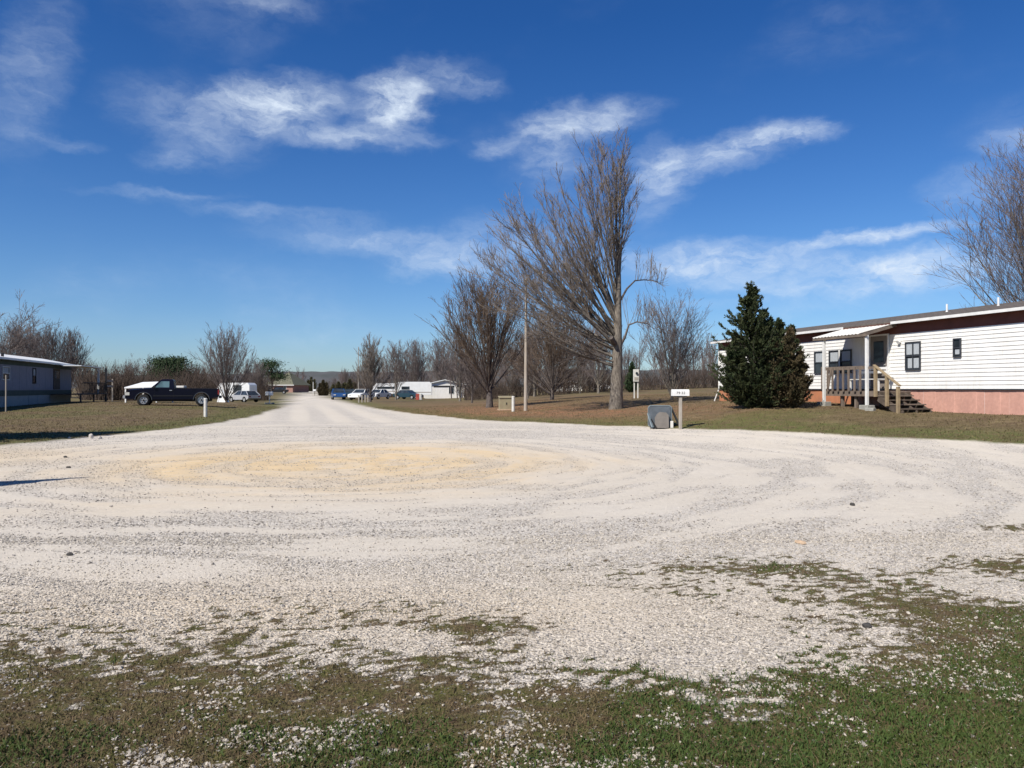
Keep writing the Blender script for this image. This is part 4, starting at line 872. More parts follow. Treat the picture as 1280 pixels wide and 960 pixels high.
# porch
porch = thing('wooden_porch', 'weathered wooden porch with stairs and corrugated awning on the right mobile home', 'porch', (15.57, 23.6, 0), ANG)
DZ = 1.52; PU0, PU1, PD = 4.45, 7.35, 1.5
n = 10; bw = PD/n
for i in range(n):
    m_ = MB(); y0 = .07+i*(PD-.07)/n; m_.box((PU0, y0, DZ-.038+(.001 if i % 2 else 0)), (PU1, y0+(PD-.07)/n-.008, DZ+(.002 if i % 3 else 0))); m_.build('deck_board', M['wood'], porch)
m_ = MB(); m_.box((PU0,PD+.003,DZ-.19), (PU1,PD+.041,DZ+.0)); m_.build('rim_joist', M['wood'], porch)
m_ = MB(); m_.box((PU0,.08,DZ-.19), (PU0+.04,PD,DZ-.04)); m_.build('rim_joist', M['darkwood'], porch)
m_ = MB(); m_.box((PU1-.04,.08,DZ-.19), (PU1,PD,DZ-.04)); m_.build('rim_joist', M['darkwood'], porch)
def gzl(u, y): X = 15.57-.264*u-.965*y; Y = 23.6+.965*u-.264*y; return z1(X, Y)
for u, y in ((4.86, PD+.10), (7.22, PD+.10)):
    top = 4.0-.44+.0; m_ = MB(); m_.box((u-.045,y-.045,gzl(u, y)+.16), (u+.045,y+.045,top-.03)); o = m_.build('awning_post', M['trim'], porch)
for u, y in ((5.65, PD-.1), (6.4, PD-.1), (5.65, .3), (7.2, .3), (4.55, .3)):
    m_ = MB(); m_.box((u-.05,y-.05,gzl(u, y)-.1), (u+.05,y+.05,DZ-.195)); m_.build('deck_post', M['wood'], porch)
# corrugated awning
m_ = MB(); n = 42; a0, a1 = 5.12, 7.78; zt, zf = 4.03, 3.60; vs = []
for i in range(n+1):
    u = a0+(a1-a0)*i/n; o = .018*(1 if (i//1) % 3 == 0 else -.3)
    vs += [(u,.03,zt+o), (u,PD+.2,zf+o), (u,.03,zt+o-.012), (u,PD+.2,zf+o-.012)]
m_.add(vs, [(4*i, 4*i+1, 4*i+5, 4*i+4) for i in range(n)]+[(4*i+2, 4*i+6, 4*i+7, 4*i+3) for i in range(n)]+[(4*i+1, 4*i+3, 4*i+7, 4*i+5) for i in range(n)]+[(0,2,3,1), (4*n, 4*n+1, 4*n+3, 4*n+2)])
m_.build('awning', M['awn'], porch)
m_ = MB(); m_.bar((a0+.03,.08,zt-.08), (a0+.03,PD+.18,zf-.08), .04, .11); m_.build('awning_beam', M['wood'], porch)
m_ = MB(); m_.bar((a1-.03,.08,zt-.08), (a1-.03,PD+.18,zf-.08), .04, .11); m_.build('awning_beam', M['wood'], porch)
m_ = MB(); m_.box((4.75,PD+.157,zf-.115), (a1,PD+.196,zf-.03)); m_.build('awning_beam', M['wood'], porch)
# railing
RZ = DZ+.88
m_ = MB(); m_.box((4.45,PD+.045,RZ-.09), (7.16,PD+.083,RZ)); m_.build('hand_rail', M['wood'], porch)
m_ = MB(); m_.box((4.93,PD-.06,RZ+.003), (7.2,PD+.085,RZ+.035)); m_.build('rail_cap', M['wood'], porch)
u = 7.34
for i, u in enumerate((7.33, 7.0, 6.72, 6.42, 6.12, 5.82, 5.50, 5.2)):
    m_ = MB(); m_.box((u-.042,PD+.086,DZ-.02), (u+.042,PD+.122,RZ-(.0 if i else -.05))); m_.build('baluster', M['wood'], porch)
m_ = MB(); m_.bar((6.75,PD+.13,RZ+.0), (6.95,PD+.13,DZ+.1), .10, .03); m_.build('baluster', M['wood'], porch)
for u, a, b in ((4.43, DZ-.2, RZ+.02), (3.88, 1.0, RZ-.35+.02), (3.36, .72, RZ-.73)):
    m_ = MB(); m_.box((u-.048,PD+.05,max(a, gzl(u, PD)-.1)), (u+.048,PD+.14,b)); m_.build('stair_post', M['newwood'], porch)
m_ = MB(); m_.bar((4.50,PD+.095,RZ+.045), (3.28,PD+.095,RZ-.70), .12, .035); m_.build('stair_rail', M['newwood'], porch)
m_ = MB(); m_.bar((7.31,PD+.02,RZ-.03), (7.31,.1,RZ-.03), .04, .09); m_.build('hand_rail', M['wood'], porch)
ns = 4; g0 = gzl(3.2, .8); rise = (DZ-g0)/(ns+1)
for i in range(ns):
    z = DZ-rise*(i+1); u = PU0-.04-.28*(i+1)+.0
    m_ = MB(); m_.box((u-.02,.25,z-.04), (u+.28,PD+.03,z)); m_.build('stair_tread', M['darkwood'] if i % 2 else M['wood'], porch)
for y in (.3, .9, PD-.03):
    m_ = MB(); m_.add([(PU0,y,DZ-.06),(PU0-1.22,y,g0+.06),(PU0-1.22,y,g0-.1),(PU0-1.0,y,g0-.1),(PU0,y,DZ-.36),(PU0,y+.038,DZ-.06),(PU0-1.22,y+.038,g0+.06),(PU0-1.22,y+.038,g0-.1),(PU0-1.0,y+.038,g0-.1),(PU0,y+.038,DZ-.36)],
        [(0,1,2,3,4),(9,8,7,6,5),(0,5,6,1),(1,6,7,2),(2,7,8,3),(3,8,9,4),(4,9,5,0)]); m_.build('stringer', M['darkwood'], porch)
# bench on the porch
bench = thing('white_bench', 'white slatted bench standing on the wooden porch behind the railing', 'bench', (15.57-.264*6-.965*.55, 23.6+.965*6-.264*.55, DZ+.002), ANG)
for z, y in ((.42, -.10), (.42, .03), (.42, .16), (.66, -.2), (.80, -.22)):
    m_ = MB(); m_.box((-.85,y,z), (.85,y+(.11 if z < .5 else .025),z+(.03 if z < .5 else .09))); m_.build('slat', M['trim'], bench)
for s in (-.78, .72):
    m_ = MB(); m_.box((s,-.195,0), (s+.06,-.14,.9)); m_.build('leg', M['trim'], bench); m_ = MB(); m_.box((s,.19,0), (s+.06,.25,.42)); m_.build('leg', M['trim'], bench)
for k, (u, lab) in enumerate(((4.86, 'concrete block under the nearer porch post beside the stairs'), (7.22, 'concrete block under the far left porch post'))):
    y = PD+.1; X = 15.57-.264*u-.965*y; Y = 23.6+.965*u-.264*y
    m_ = MB(); m_.box((-.22,-.16,-.08), (.22,.16,.155), bev=.012); o = m_.build('concrete_block', M['concrete']); o.location = (X, Y, z1(X, Y)); o.rotation_euler = (0, 0, ANG+.1*k); tag(o, lab, 'concrete block')
u, y = 4.45, PD+.3; X = 15.57-.264*u-.965*y; Y = 23.6+.965*u-.264*y
m_ = MB(); m_.box((-.16,-.1,-.05), (.16,.1,.1), bev=.012); o = m_.build('concrete_block', M['concrete']); o.location = (X, Y, z1(X, Y)); o.rotation_euler = (0, 0, ANG+.4); tag(o, 'small loose concrete block lying right of the porch post', 'concrete block')

# ------------------------------------------------------------------ left mobile home
ANG2 = math.atan2(-.965, .264)
LX, LY = at(0, 47.8); lh = thing('mobile_home', 'grey mobile home with a bright white metal roof at the left edge', 'mobile home', (LX, LY, 0), ANG2)
A0, A1 = -15.4, 14.0           # local x grows toward the camera
m_ = MB(); m_.box((A0,-4.2,1.50), (A1,0,3.42)); m_.build('wall', M['grey_siding'], lh)
nb = 22
for i in range(nb):
    a = A0+(A1-A0)*i/nb; b = A0+(A1-A0)*(i+1)/nb; m_ = MB(); m_.box((a+.01,.001,1.56), (b-.01,.022,3.12)); m_.build('wall_panel', M['grey_siding'], lh)
m_ = MB(); m_.box((A0,.002,3.125), (A1,.03,3.42)); m_.build('frieze_board', M['green_band'], lh)
m_ = MB(); m_.box((A0,-.05,1.15), (A1,.012,1.5)); m_.build('floor_band', M['green_band'], lh)
r = random.Random(5); u = A0
while u < A1:
    m_ = MB(); w = .92; m_.box((u,-.06,.1), (u+w-.02,-.03+r.uniform(0, .02),1.148)); m_.build('skirting_panel', M['bluegrey'], lh); u += w
m_ = MB(); gable(m_, A0-.3, A1+.2, .45, -4.65, 3.44, 3.95, .06); lr = m_.build('roof', M['white_metal'], lh)
m_ = MB(); m_.box((A0-.3,.452,3.40), (A1+.2,.475,3.53)); m_.build('fascia', M['white_metal'], lr)
m_ = MB(); m_.cyl((-1.3,-.3,3.5), (-1.3,-.3,3.85), .09, n=10); m_.build('vent_pipe', M['dark'], lr)
def lu(px):     # local x on the left wall for a photo column
    for u in np.arange(14, -16, -.02):
        X = LX+.264*u; Y = LY-.965*u
        if X/Y*F+640 > px: return float(u)
for a, b, z0, z1_ in ((lu(11), lu(2), 2.15, 3.0), (lu(44), lu(40), 1.95, 3.05), (8.5, 9.6, 2.2, 3.05)):
    window(lh, min(a, b), max(a, b), z0, z1_, 1, 2, frame='dark' if abs(a-b) < 1.2 else 'trim', cur=[(.1,.9,.5,.95)])
a, b = lu(74), lu(66); m_ = MB(); m_.box((a,.024,1.56), (b,.06,3.1)); d_ = m_.build('door', M['darkwood'], lh); m_ = MB(); m_.box((a+.25,.061,2.4), (b-.25,.07,2.95)); m_.build('door_pane', M['glass'], d_)
# porch of the left home
lp = thing('covered_porch', 'dark railed porch with white corner post at the far end of the left home', 'porch', (LX, LY, 0), ANG2)
p0 = A0-2.3; p1 = lu(62)
m_ = MB(); m_.box((p0,.08,1.15), (p1,2.2,1.22)); m_.build('deck', M['darkwood'], lp)
for u in np.arange(p0+.1, p1, .42):
    m_ = MB(); m_.box((u,2.13,1.22), (u+.09,2.17,2.05)); m_.build('baluster', M['darkwood'], lp)
m_ = MB(); m_.box((p0,2.1,2.052), (p1,2.2,2.11)); m_.build('hand_rail', M['darkwood'], lp)
for u in (p0, (p0+p1)/2, p1-.12):
    m_ = MB(); m_.box((u,2.0,.3), (u+.12,2.098,1.148)); m_.build('deck_post', M['darkwood'], lp)
m_ = MB(); m_.box((A0-1.5,1.6,1.22), (A0-1.36,1.74,3.32)); m_.build('awning_post', M['trim'], lp)
m_ = MB(); m_.bar((A0-1.43,1.67,2.9), (A0-.7,1.67,3.32), .09); m_.build('brace', M['trim'], lp)
m_ = MB(); m_.box((A0-1.8,.5,3.325), (A0+4.5,1.85,3.385)); m_.build('awning', M['white_metal'], lp)
m_ = MB(); m_.box((p0-.4,1.9,.4), (p0-.25,2.05,3.35)); m_.build('dark_post', M['dark'], lp)
for z in (1.75, 2.2):
    m_ = MB(); m_.box((p0-2.4,2.0,z), (p0-.26,2.05,z+.16)); m_.build('side_rail', M['graypost'], lp)
m_ = MB(); m_.box((p0-2.5,1.98,.5), (p0-2.4,2.08,2.45)); m_.build('side_post', M['graypost'], lp)
# pale stake in front of the left home
x, y = at(7.5, 40); o = MB().cyl((0,0,-.1), (0,0,1.9), .035, n=8).build('clothes_post', M['graypost']); o.location = (x, y, z1(x, y)); tag(o, 'thin pale post standing before the left mobile home at the frame edge', 'post')

# ------------------------------------------------------------------ vehicles
def arch(cx, r, z0, n=8, rev=False):
    p = [(cx-r*cos(pi*i/n), z0+r*sin(pi*i/n)) for i in range(n+1)]; return p
def wheel(par, x, y, r, w, side):
    m_ = MB(); n = 20; vs = []; fs = []
    prof = [(.62*r, -w/2), (.95*r, -w/2), (r, -w/2+.03), (r, w/2-.03), (.95*r, w/2), (.62*r, w/2)]
    for i in range(n):
        t = 2*pi*i/n; vs += [(x+p*cos(t), y+q, r+p*sin(t)) for p, q in prof]
    k = len(prof)
    for i in range(n):
        for j in range(k-1): a = i*k+j; b = ((i+1) % n)*k+j; fs.append((a, b, b+1, a+1))
    m_.add(vs, fs); wh = m_.build('wheel', M['tyre'], par, smooth=True)
    m_ = MB(); s = side; m_.cyl((x, y-s*(w/2-.06), r), (x, y-s*(-w/2+.02)*-1*0-s*(w/2-.03)*0+s*(w/2-.04), r), .62*r, n=20)
    rm = m_.build('rim', M['chrome'], wh)
    m_ = MB(); m_.cyl((x, y+s*(w/2-.04), r), (x, y+s*(w/2+.01), r), .16*r, n=8)
    m_.build('hub', M['dark'], rm)
    for i in range(6):
        t = 2*pi*i/6; m_ = MB(); m_.cyl((x+.38*r*cos(t), y+s*(w/2-.041), r+.38*r*sin(t)), (x+.38*r*cos(t), y+s*(w/2-.033), r+.38*r*sin(t)), .1*r, n=6); m_.build('rim_hole', M['dark'], rm)
def pickup():
    px, Y = 217.5, 48; x, y = at(px, Y); t = thing('pickup_truck', 'dark navy regular cab pickup parked on the left lawn facing left', 'pickup truck', (x, y, z1(x, y)-.02), rad(19))
    # local -x is the front; length 5.2, width 1.8
    Lh = 2.62; wx0, wx1, wr = -1.62, 1.62, .36; z0 = .42
    low = [(-Lh, .45), (-2.05, .42)]+arch(wx0, .45, .38, 10)+[(-1.1, .40), (1.1, .40)]+arch(wx1, .45, .38, 10)+[(2.2, .48), (Lh, .55), (Lh, 1.05), (.12, 1.07), (-1.22, 1.07), (-2.45, .96), (-Lh, .84)]
    low = [p for p in low]
    m_ = MB(); n = len(low); W2 = .88
    rows = [(-W2+.03, 1.0), (-W2, .0), (W2, .0), (W2-.03, 1.0)]
    m_.prism(low, -W2, W2); body = m_.build('body', M['navy'], t, bevel=.0)
    # hood crown
    m_ = MB(); m_.add([(-2.48,-.8,.965),(-2.48,.8,.965),(-1.25,.8,1.075),(-1.25,-.8,1.075),(-2.3,-.62,1.02),(-2.3,.62,1.02),(-1.3,.62,1.12),(-1.3,-.62,1.12)], [(4,5,6,7),(0,1,5,4),(1,2,6,5),(2,3,7,6),(3,0,4,7)]); m_.build('hood', M['navy'], t)
    # cab with tapered greenhouse
    def cabring(z, xf, xb, w): return [(xf,-w,z),(xb,-w,z),(xb,w,z),(xf,w,z)]
    b0 = cabring(1.071, -1.25, .10, .84); b1 = cabring(1.56, -.72, .02, .70); b2_ = cabring(1.63, -.60, -.04, .62)
    m_ = MB(); m_.add(b0+b1+b2_, [(0,1,5,4),(1,2,6,5),(2,3,7,6),(3,0,4,7),(4,5,9,8),(5,6,10,9),(6,7,11,10),(7,4,8,11),(8,9,10,11)]); cabn = m_.build('cab', M['navy'], t)
    for s in (-1, 1):
        def P(xa, za, off=.006):
            k = (za-1.071)/(1.56-1.071); return (xa, s*(.84-.14*k+off), za)
        m_ = MB(); m_.add([P(-.98,1.13),P(-.20,1.13),P(-.20,1.50),P(-.66,1.50)], [(0,1,2,3)]); m_.build('side_window', M['glass_side'], cabn)
        m_ = MB(); m_.box((-1.08, s*(.88)+(0 if s > 0 else -.1), 1.1), (-.98, s*.88+(.1 if s > 0 else 0), 1.24)); m_.build('mirror', M['dark'], cabn)
        m_ = MB(); m_.box((-1.02, s*.881+(0 if s > 0 else -.006), .5), (-1.015, s*.881+(.006 if s > 0 else 0), 1.06)); m_.box((.04, s*.881+(0 if s > 0 else -.006), .5), (.045, s*.881+(.006 if s > 0 else 0), 1.06)); m_.build('door_seam', M['dark'], cabn)
        m_ = MB(); m_.box((-.18, s*.883+(0 if s > 0 else -.03), .93), (-.04, s*.883+(.03 if s > 0 else 0), .97)); m_.build('door_handle', M['chrome'], cabn)
        m_ = MB(); m_.box((-2.61, s*.885+(0 if s > 0 else -.02), .66), (-2.38, s*.885+(.02 if s > 0 else 0), .84)); m_.build('headlight', M['lamp'], t)
        m_ = MB(); m_.box((2.56, s*.885+(0 if s > 0 else -.02), .7), (2.63, s*.885+(.02 if s > 0 else 0), .98)); m_.build('tail_light', M['redlamp'], t)
        m_ = MB(); m_.bar((-1.1,s*.887,.62), (1.12,s*.887,.62), .012, .05); m_.build('side_moulding', M['dark'], t)
        for cx in (wx0, wx1):
            m_ = MB(); pts = arch(cx, .45, .38, 12); pts2 = arch(cx, .475, .38, 12); vs = [(a, s*.884, b) for a, b in pts]+[(a, s*.884, b) for a, b in pts2]+[(a, s*.905, b) for a, b in pts]+[(a, s*.905, b) for a, b in pts2]; k = 13
            m_.add(vs, [(i, i+1, k+i+1, k+i) for i in range(12)]+[(2*k+i, 3*k+i, 3*k+i+1, 2*k+i+1) for i in range(12)]+[(k+i, k+i+1, 3*k+i+1, 3*k+i) for i in range(12)]); m_.build('arch_trim', M['bingrey'], t)
            wheel(t, cx, s*.76, wr, .24, s)
    m_ = MB(); m_.add([(-1.205,-.74,1.12),(-1.205,.74,1.12),(-.765,.63,1.53),(-.765,-.63,1.53)], [(0,1,2,3)]); m_.build('windshield', M['glass'], cabn)
    m_ = MB(); m_.add([(.098,-.7,1.12),(.098,.7,1.12),(.04,.62,1.5),(.04,-.62,1.5)], [(0,1,2,3)]); m_.build('rear_window', M['glass'], cabn)
    m_ = MB(); m_.box((.14,-.86,1.072), (2.55,-.80,1.10)); m_.box((.14,.80,1.072), (2.55,.86,1.10)); m_.build('bed_rail', M['dark'], t)
    m_ = MB(); m_.box((-2.74,-.86,.46), (-2.60,.86,.64), bev=.02); m_.build('front_bumper', M['chrome'], t)
    m_ = MB(); m_.box((2.63,-.84,.46), (2.76,.84,.62), bev=.02); m_.build('rear_bumper', M['dark'], t)
    m_ = MB(); m_.box((-2.63,-.6,.68), (-2.61,.6,.84)); m_.build('grille', M['dark'], t)
    m_ = MB(); m_.box((-2.0,-.6,.28), (2.2,.6,.44)); m_.build('chassis', M['dark'], t)
    return t
M['glass_side'] = glass("tinted_side_glass", (.06,.10,.11), .08)
pickup()
b = at(226, 47.6); o = MB().box((-.28,-.2,0), (.28,.2,.14), bev=.03).build('white_bundle', M['dirty_white']); o.location = (b[0], b[1], z1(*b)+1.085); tag(o, 'small white bundle resting on the bed rail of the dark pickup', 'bundle')
def car(name, label, cat, px, Y, rz, paint, kind='sedan', hs_=1.):
    x, y = at(px, Y); t = thing(name, label, cat, (x, y, z1(x, y)), rz)
    wx = 1.35; hl = 2.2; zt = .92*hs_
    low = [(-hl, .42), (-1.85, .32)]+arch(-wx, .38, .32, 7)+arch(wx, .38, .32, 7)+[(1.9, .34), (hl, .5), (hl, .85*hs_), (1.6, zt), (-.95, zt), (-hl+.1, .74*hs_)]
    m_ = MB(); m_.prism(low, -.86, .86); body = m_.build('body', paint, t)
    gx = {'sedan': (-.95, 1.55, -.25, .95, 1.40), 'suv': (-.95, 2.1, -.35, 1.9, 1.62), 'hatch': (-1.0, 2.05, -.3, 1.45, 1.45)}[kind]
    x0, x1, x2, x3, zz = gx; zz *= hs_
    v = [(x0,-.80,zt+.002),(x1,-.80,zt+.002),(x1,.80,zt+.002),(x0,.80,zt+.002),(x2,-.64,zz-.04),(x3,-.64,zz-.04),(x3,.64,zz-.04),(x2,.64,zz-.04)]
    m_ = MB(); m_.add(v, [(0,1,5,4),(1,2,6,5),(2,3,7,6),(3,0,4,7),(4,5,6,7)]); m_.build('greenhouse', M['glass'], t)
    m_ = MB(); m_.box((x2-.03,-.66,zz-.038), (x3+.03,.66,zz), bev=.015); m_.build('roof', paint, t)
    for s in (-1, 1):
        for (a, b_) in (((x0, .81, zt), (x2, .65, zz-.03)), ((.5*(x2+x3), .81, zt), (.5*(x2+x3), .65, zz-.03)), ((x1, .81, zt), (x3, .65, zz-.03))):
            m_ = MB(); m_.bar((a[0], s*a[1], a[2]), (b_[0], s*b_[1], b_[2]), .07); m_.build('pillar', paint, t)
        for cx in (-wx, wx): wheel_simple(t, cx, s*.76, .31, .2, s)
        m_ = MB(); m_.box((-hl-.01, s*.6-.15, .58), (-hl+.06, s*.6+.15, .70)); m_.build('headlight', M['lamp'], t)
        m_ = MB(); m_.box((hl-.06, s*.62-.14, .62), (hl+.01, s*.62+.14, .76)); m_.build('tail_light', M['redlamp'], t)
    m_ = MB(); m_.box((-hl-.05,-.8,.34), (-hl+.02,.8,.52), bev=.015); m_.build('bumper', paint, t)
    return t
def wheel_simple(par, x, y, r, w, s):
    m_ = MB(); m_.cyl((x, y-w/2, r), (x, y+w/2, r), r, n=16); wh = m_.build('wheel', M['tyre'], par); m_ = MB(); m_.cyl((x, y+s*w/2, r), (x, y+s*(w/2+.01), r), r*.6, n=12); m_.build('rim', M['chrome'], wh)
car('parked_car', 'silver hatchback parked under the multi stemmed tree left of the road', 'car', 305, 94, rad(-38), M['silver'], 'hatch', .95)
car('parked_car', 'blue car parked at the right edge of the road bend', 'car', 423, 104, rad(106), M['blue_car'], 'hatch')
car('parked_car', 'dark teal car right behind the blue one', 'car', 436, 108, rad(100), M['teal_car'], 'sedan')
car('parked_car', 'white car left of the columnar tree behind the wooden posts', 'car', 452, 100, rad(75), M['white_car'], 'sedan')
car('parked_car', 'white car between the columnar tree and the pale trunked tree', 'car', 473, 112, rad(70), M['white_car'], 'sedan')
car('parked_car', 'black car parked before the white camper', 'car', 510, 118, rad(150), M['teal_car'], 'sedan')
car('parked_car', 'dark car parked before the brick house', 'car', 347, 165, rad(10), M['dark'], 'sedan')
car('parked_car', 'grey car left of the dark car before the brick house', 'car', 331, 168, rad(20), M['bluegrey'], 'sedan')
# campers
def camper(px, Y, L_, Hh, rz, label, win):
    x, y = at(px, Y); t = thing('camper_trailer', label, 'camper', (x, y, z1(x, y)), rz); l = L_/2
    poly = [(-l,.6),(l,.6),(l,Hh-.3),(l-.3,Hh),(-l+.6,Hh),(-l+.1,Hh-.7)]
    m_ = MB(); m_.prism(poly, -1.15, 1.15); m_.build('body', M['white_car'], t, bevel=.05)
    for (a, b_, z0, z1_) in win:
        m_ = MB(); m_.box((a,-1.18,z0), (b_,-1.152,z1_)); m_.build('window', M['glass'], t)
    m_ = MB(); m_.box((-l+.2,-1.17,1.0), (l-.1,-1.153,1.12)); m_.build('stripe', M['graypost'], t)
    for s in (-1, 1): wheel_simple(t, .4, s*1.0, .36, .22, s)
    m_ = MB(); m_.bar((-l,0,.55), (-l-1.1,0,.5), .1); m_.build('tow_bar', M['dark'], t)
    return t
camper(517, 128, 6.0, 2.75, rad(4), 'white camper trailer with a thin grey stripe left of the white house', [(-1.9,-.6,1.5,2.0)])
camper(482, 140, 4.6, 2.5, rad(8), 'small white camper behind the pale trunked tree', [(-1.5,1.6,1.5,1.9)])
camper(296, 104, 4.6, 2.4, rad(-6), 'white camper with a dark window behind the silver hatchback', [(.1,1.2,1.1,2.1)])
x, y = at(524, 112); o = MB().box((-.45,-.3,0), (.05,.3,.9), m=0, bev=.03).box((.06,-.3,0), (.4,.3,.9), m=1, bev=.03).build('storage_bins', [M['red'], M['dirty_white']]); o.location = (x, y, z1(x, y)); tag(o, 'red and white storage bins between the camper and the white house', 'bins')
# white house with low gable
def gable_house(px, Y, Wd, Dp, wallh, ridge, rz, label, wallm, roofm, wins, name='white_house', doors=()):
    x, y = at(px, Y); t = thing(name, label, 'house', (x, y, z1(x, y)-.05), rz); w = Wd/2
    m_ = MB(); m_.prism([(-w,0),(w,0),(w,wallh),(0,ridge-.02),(-w,wallh)], 0, Dp); m_.build('wall', wallm, t)
    m_ = MB(); o_ = .35; m_.prism([(-w-o_,wallh-.02),(0,ridge),(w+o_,wallh-.02),(w+o_,wallh+.10),(0,ridge+.12),(-w-o_,wallh+.10)], -.35, Dp+.3); m_.build('roof', roofm, t)
    for (a, b_, z0, z1_) in wins:
        m_ = MB(); m_.box((a-.06,-.05,z0-.06), (b_+.06,-.002,z1_+.06)); f = m_.build('window', M['trim'], t); m_ = MB(); m_.box((a,-.07,z0), (b_,-.052,z1_)); m_.build('pane', M['glass'], f)
    for (a, b_, z0, z1_) in doors:
        m_ = MB(); m_.box((a,-.06,z0), (b_,-.002,z1_)); m_.build('carport_opening', M['dark'], t)
    return t
wh = gable_house(556, 132, 6.6, 13, 2.35, 3.15, rad(8), 'white house with a low gable roof beyond the right lawn', M['white_siding'], M['white_metal'], [(.7,1.5,.9,2.0)], doors=[(-1.9,1.6,1.98,2.22),(2.1,3.2,1.98,2.22)])
gable_house(714, 122, 3.6, 9, 1.15, 1.5, rad(0), 'distant white trailer seen past the left side of the big trunk', M['white_siding'], M['white_metal'], [(-.9,-.3,.5,.95)], 'white_trailer')
gable_house(755, 135, 2.6, 7, .9, 1.2, rad(0), 'tiny far white shed just left of the big trunk', M['white_siding'], M['white_metal'], [(-.4,.1,.4,.75)], 'white_shed')
# brick house with hip roof
x, y = at(349, 205); bh_ = thing('brick_house', 'red brick house with an olive brown hip roof at the far end of the road', 'house', (x, y, z1(x, y)-.1), rad(-12))
m_ = MB(); m_.box((-4.4,0,0), (3.9,9,2.0)); m_.build('wall', M['brick'], bh_)
m_ = MB(); m_.add([(-4.9,-.5,1.9),(4.4,-.5,1.9),(4.4,9.5,1.9),(-4.9,9.5,1.9),(.6,4.2,5.4),(.6,5,5.4)], [(0,1,4),(1,2,5,4),(2,3,5),(3,0,4,5),(0,3,2,1)]); m_.build('roof', M['brownroof'], bh_)
m_ = MB(); m_.box((-5.0,-.55,1.82), (4.5,-.5,2.0)); m_.build('gutter', M['trim'], bh_)
for a in (-2.8, 1.2):
    m_ = MB(); m_.box((a,-.04,.8), (a+.9,-.002,1.7)); f = m_.build('window', M['trim'], bh_); m_ = MB(); m_.box((a+.08,-.06,.88), (a+.82,-.042,1.62)); m_.build('pane', M['glass'], f)
# white carport behind the pickup
x, y = at(185, 57); cp_ = thing('white_carport', 'low white sloping metal canopy behind the hood of the dark pickup', 'carport', (x, y, z1(x, y)), rad(0))
m_ = MB(); m_.add([(-1.15,-1.2,1.02),(1.2,-1.2,1.10),(1.2,1.6,1.50),(-1.15,1.6,1.36),(-1.15,-1.2,1.10),(1.2,-1.2,1.18),(1.2,1.6,1.58),(-1.15,1.6,1.50)], [(0,1,2,3),(4,7,6,5),(0,4,5,1),(1,5,6,2),(2,6,7,3),(3,7,4,0)]); m_.build('roof', M['white_metal'], cp_)
for a, b_, h_ in ((-1.12,-1.17,1.03),(1.1,-1.17,1.10),(-1.12,1.5,1.34),(1.1,1.5,1.48)):
    m_ = MB(); m_.box((a,b_,-.1), (a+.08,b_+.08,h_+.0)); m_.build('post', M['white_metal'], cp_)
x, y = at(278.5, 78); t = thing('white_tarp', 'white peaked tarp on the ground at the foot of the multi stemmed tree', 'tarp', (x, y, z1(x, y)), 0)
m_ = MB(); m_.add([(-.45,-.4,0),(.55,-.4,0),(.5,.5,0),(-.45,.5,0),(-.1,0,1.35),(.05,.1,1.3),(.3,-.25,.5),(-.32,-.3,.6)], [(0,1,6),(0,6,7),(7,6,4),(6,5,4),(1,2,5,6),(2,3,4,5),(3,0,7,4)]); m_.build('sheet', M['white_metal'], t)

# ------------------------------------------------------------------ street furniture
def bollard(px, Y, h, label):
    x, y = at(px, Y); t = thing('marker_post', label, 'post', (x, y, z1(x, y))); MB().cyl((0,0,-.1), (0,0,h), .085, .08, n=14).build('pipe', M['dirty_white'], t, smooth=False); MB().cyl((0,0,h+.0), (0,0,h+.035), .087, .06, n=14).build('cap', M['dirty_white'], t)
bollard(257, 37, .86, 'short white marker post on the left lawn near the road')
bollard(641.5, 41, .78, 'short white marker post right of the olive electrical cabinet')
x, y = at(632, 43); t = thing('electrical_cabinet', 'faded olive electrical cabinet on the brown lawn left of the pale pole', 'cabinet', (x, y, z1(x, y)), rad(6))
m_ = MB(); m_.box((-.37,-.3,-.05), (.37,.3,.66), bev=.02); m_.build('body', M['olive'], t); m_ = MB(); m_.add([(-.4,-.34,.66),(.4,-.34,.66),(.4,.32,.74),(-.4,.32,.74),(-.4,-.34,.70),(.4,-.34,.70),(.4,.32,.78),(-.4,.32,.78)], [(0,3,2,1),(4,5,6,7),(0,1,5,4),(1,2,6,5),(2,3,7,6),(3,0,4,7)]); m_.build('lid', M['olive'], t)
m_ = MB(); m_.box((-.44,-.38,-.08), (.44,.38,.05)); m_.build('pad', M['tanrock'], t); m_ = MB(); m_.box((.0,-.315,.3), (.05,-.302,.42)); m_.build('latch', M['dark'], t)
x, y = at(657, 41); t = thing('utility_pole', 'pale wooden utility pole right of the olive electrical cabinet', 'utility pole', (x, y, z1(x, y)))
MB().cyl((0,0,-.2), (.03,0,7.0), .10, .052, n=14).build('pole', M['pole'], t, smooth=False); MB().box((-.08,-.16,6.6), (.08,-.06,6.9), bev=.01).build('insulator_bracket', M['dark'], t); MB().cyl((0,-.13,5.0), (0,-.09,6.6), .02, n=6).build('conduit', M['graypost'], t)
x, y = at(795, 48); t = thing('meter_pedestal', 'white electric meter box on two posts right of the big tree', 'meter box', (x, y, z1(x, y)))
for s in (-.11, .11): MB().box((s-.035,-.035,-.1), (s+.035,.035,1.05)).build('post', M['dirty_white'], t)
MB().box((-.17,-.11,1.02), (.17,.05,1.78), bev=.015).build('meter_box', M['dirty_white'], t); MB().cyl((.02,-.112,1.55), (.02,-.19,1.55), .075, n=14).build('meter', M['glass'], t); MB().box((-.12,-.125,1.12), (.12,-.112,1.3)).build('breaker_cover', M['graypost'], t)
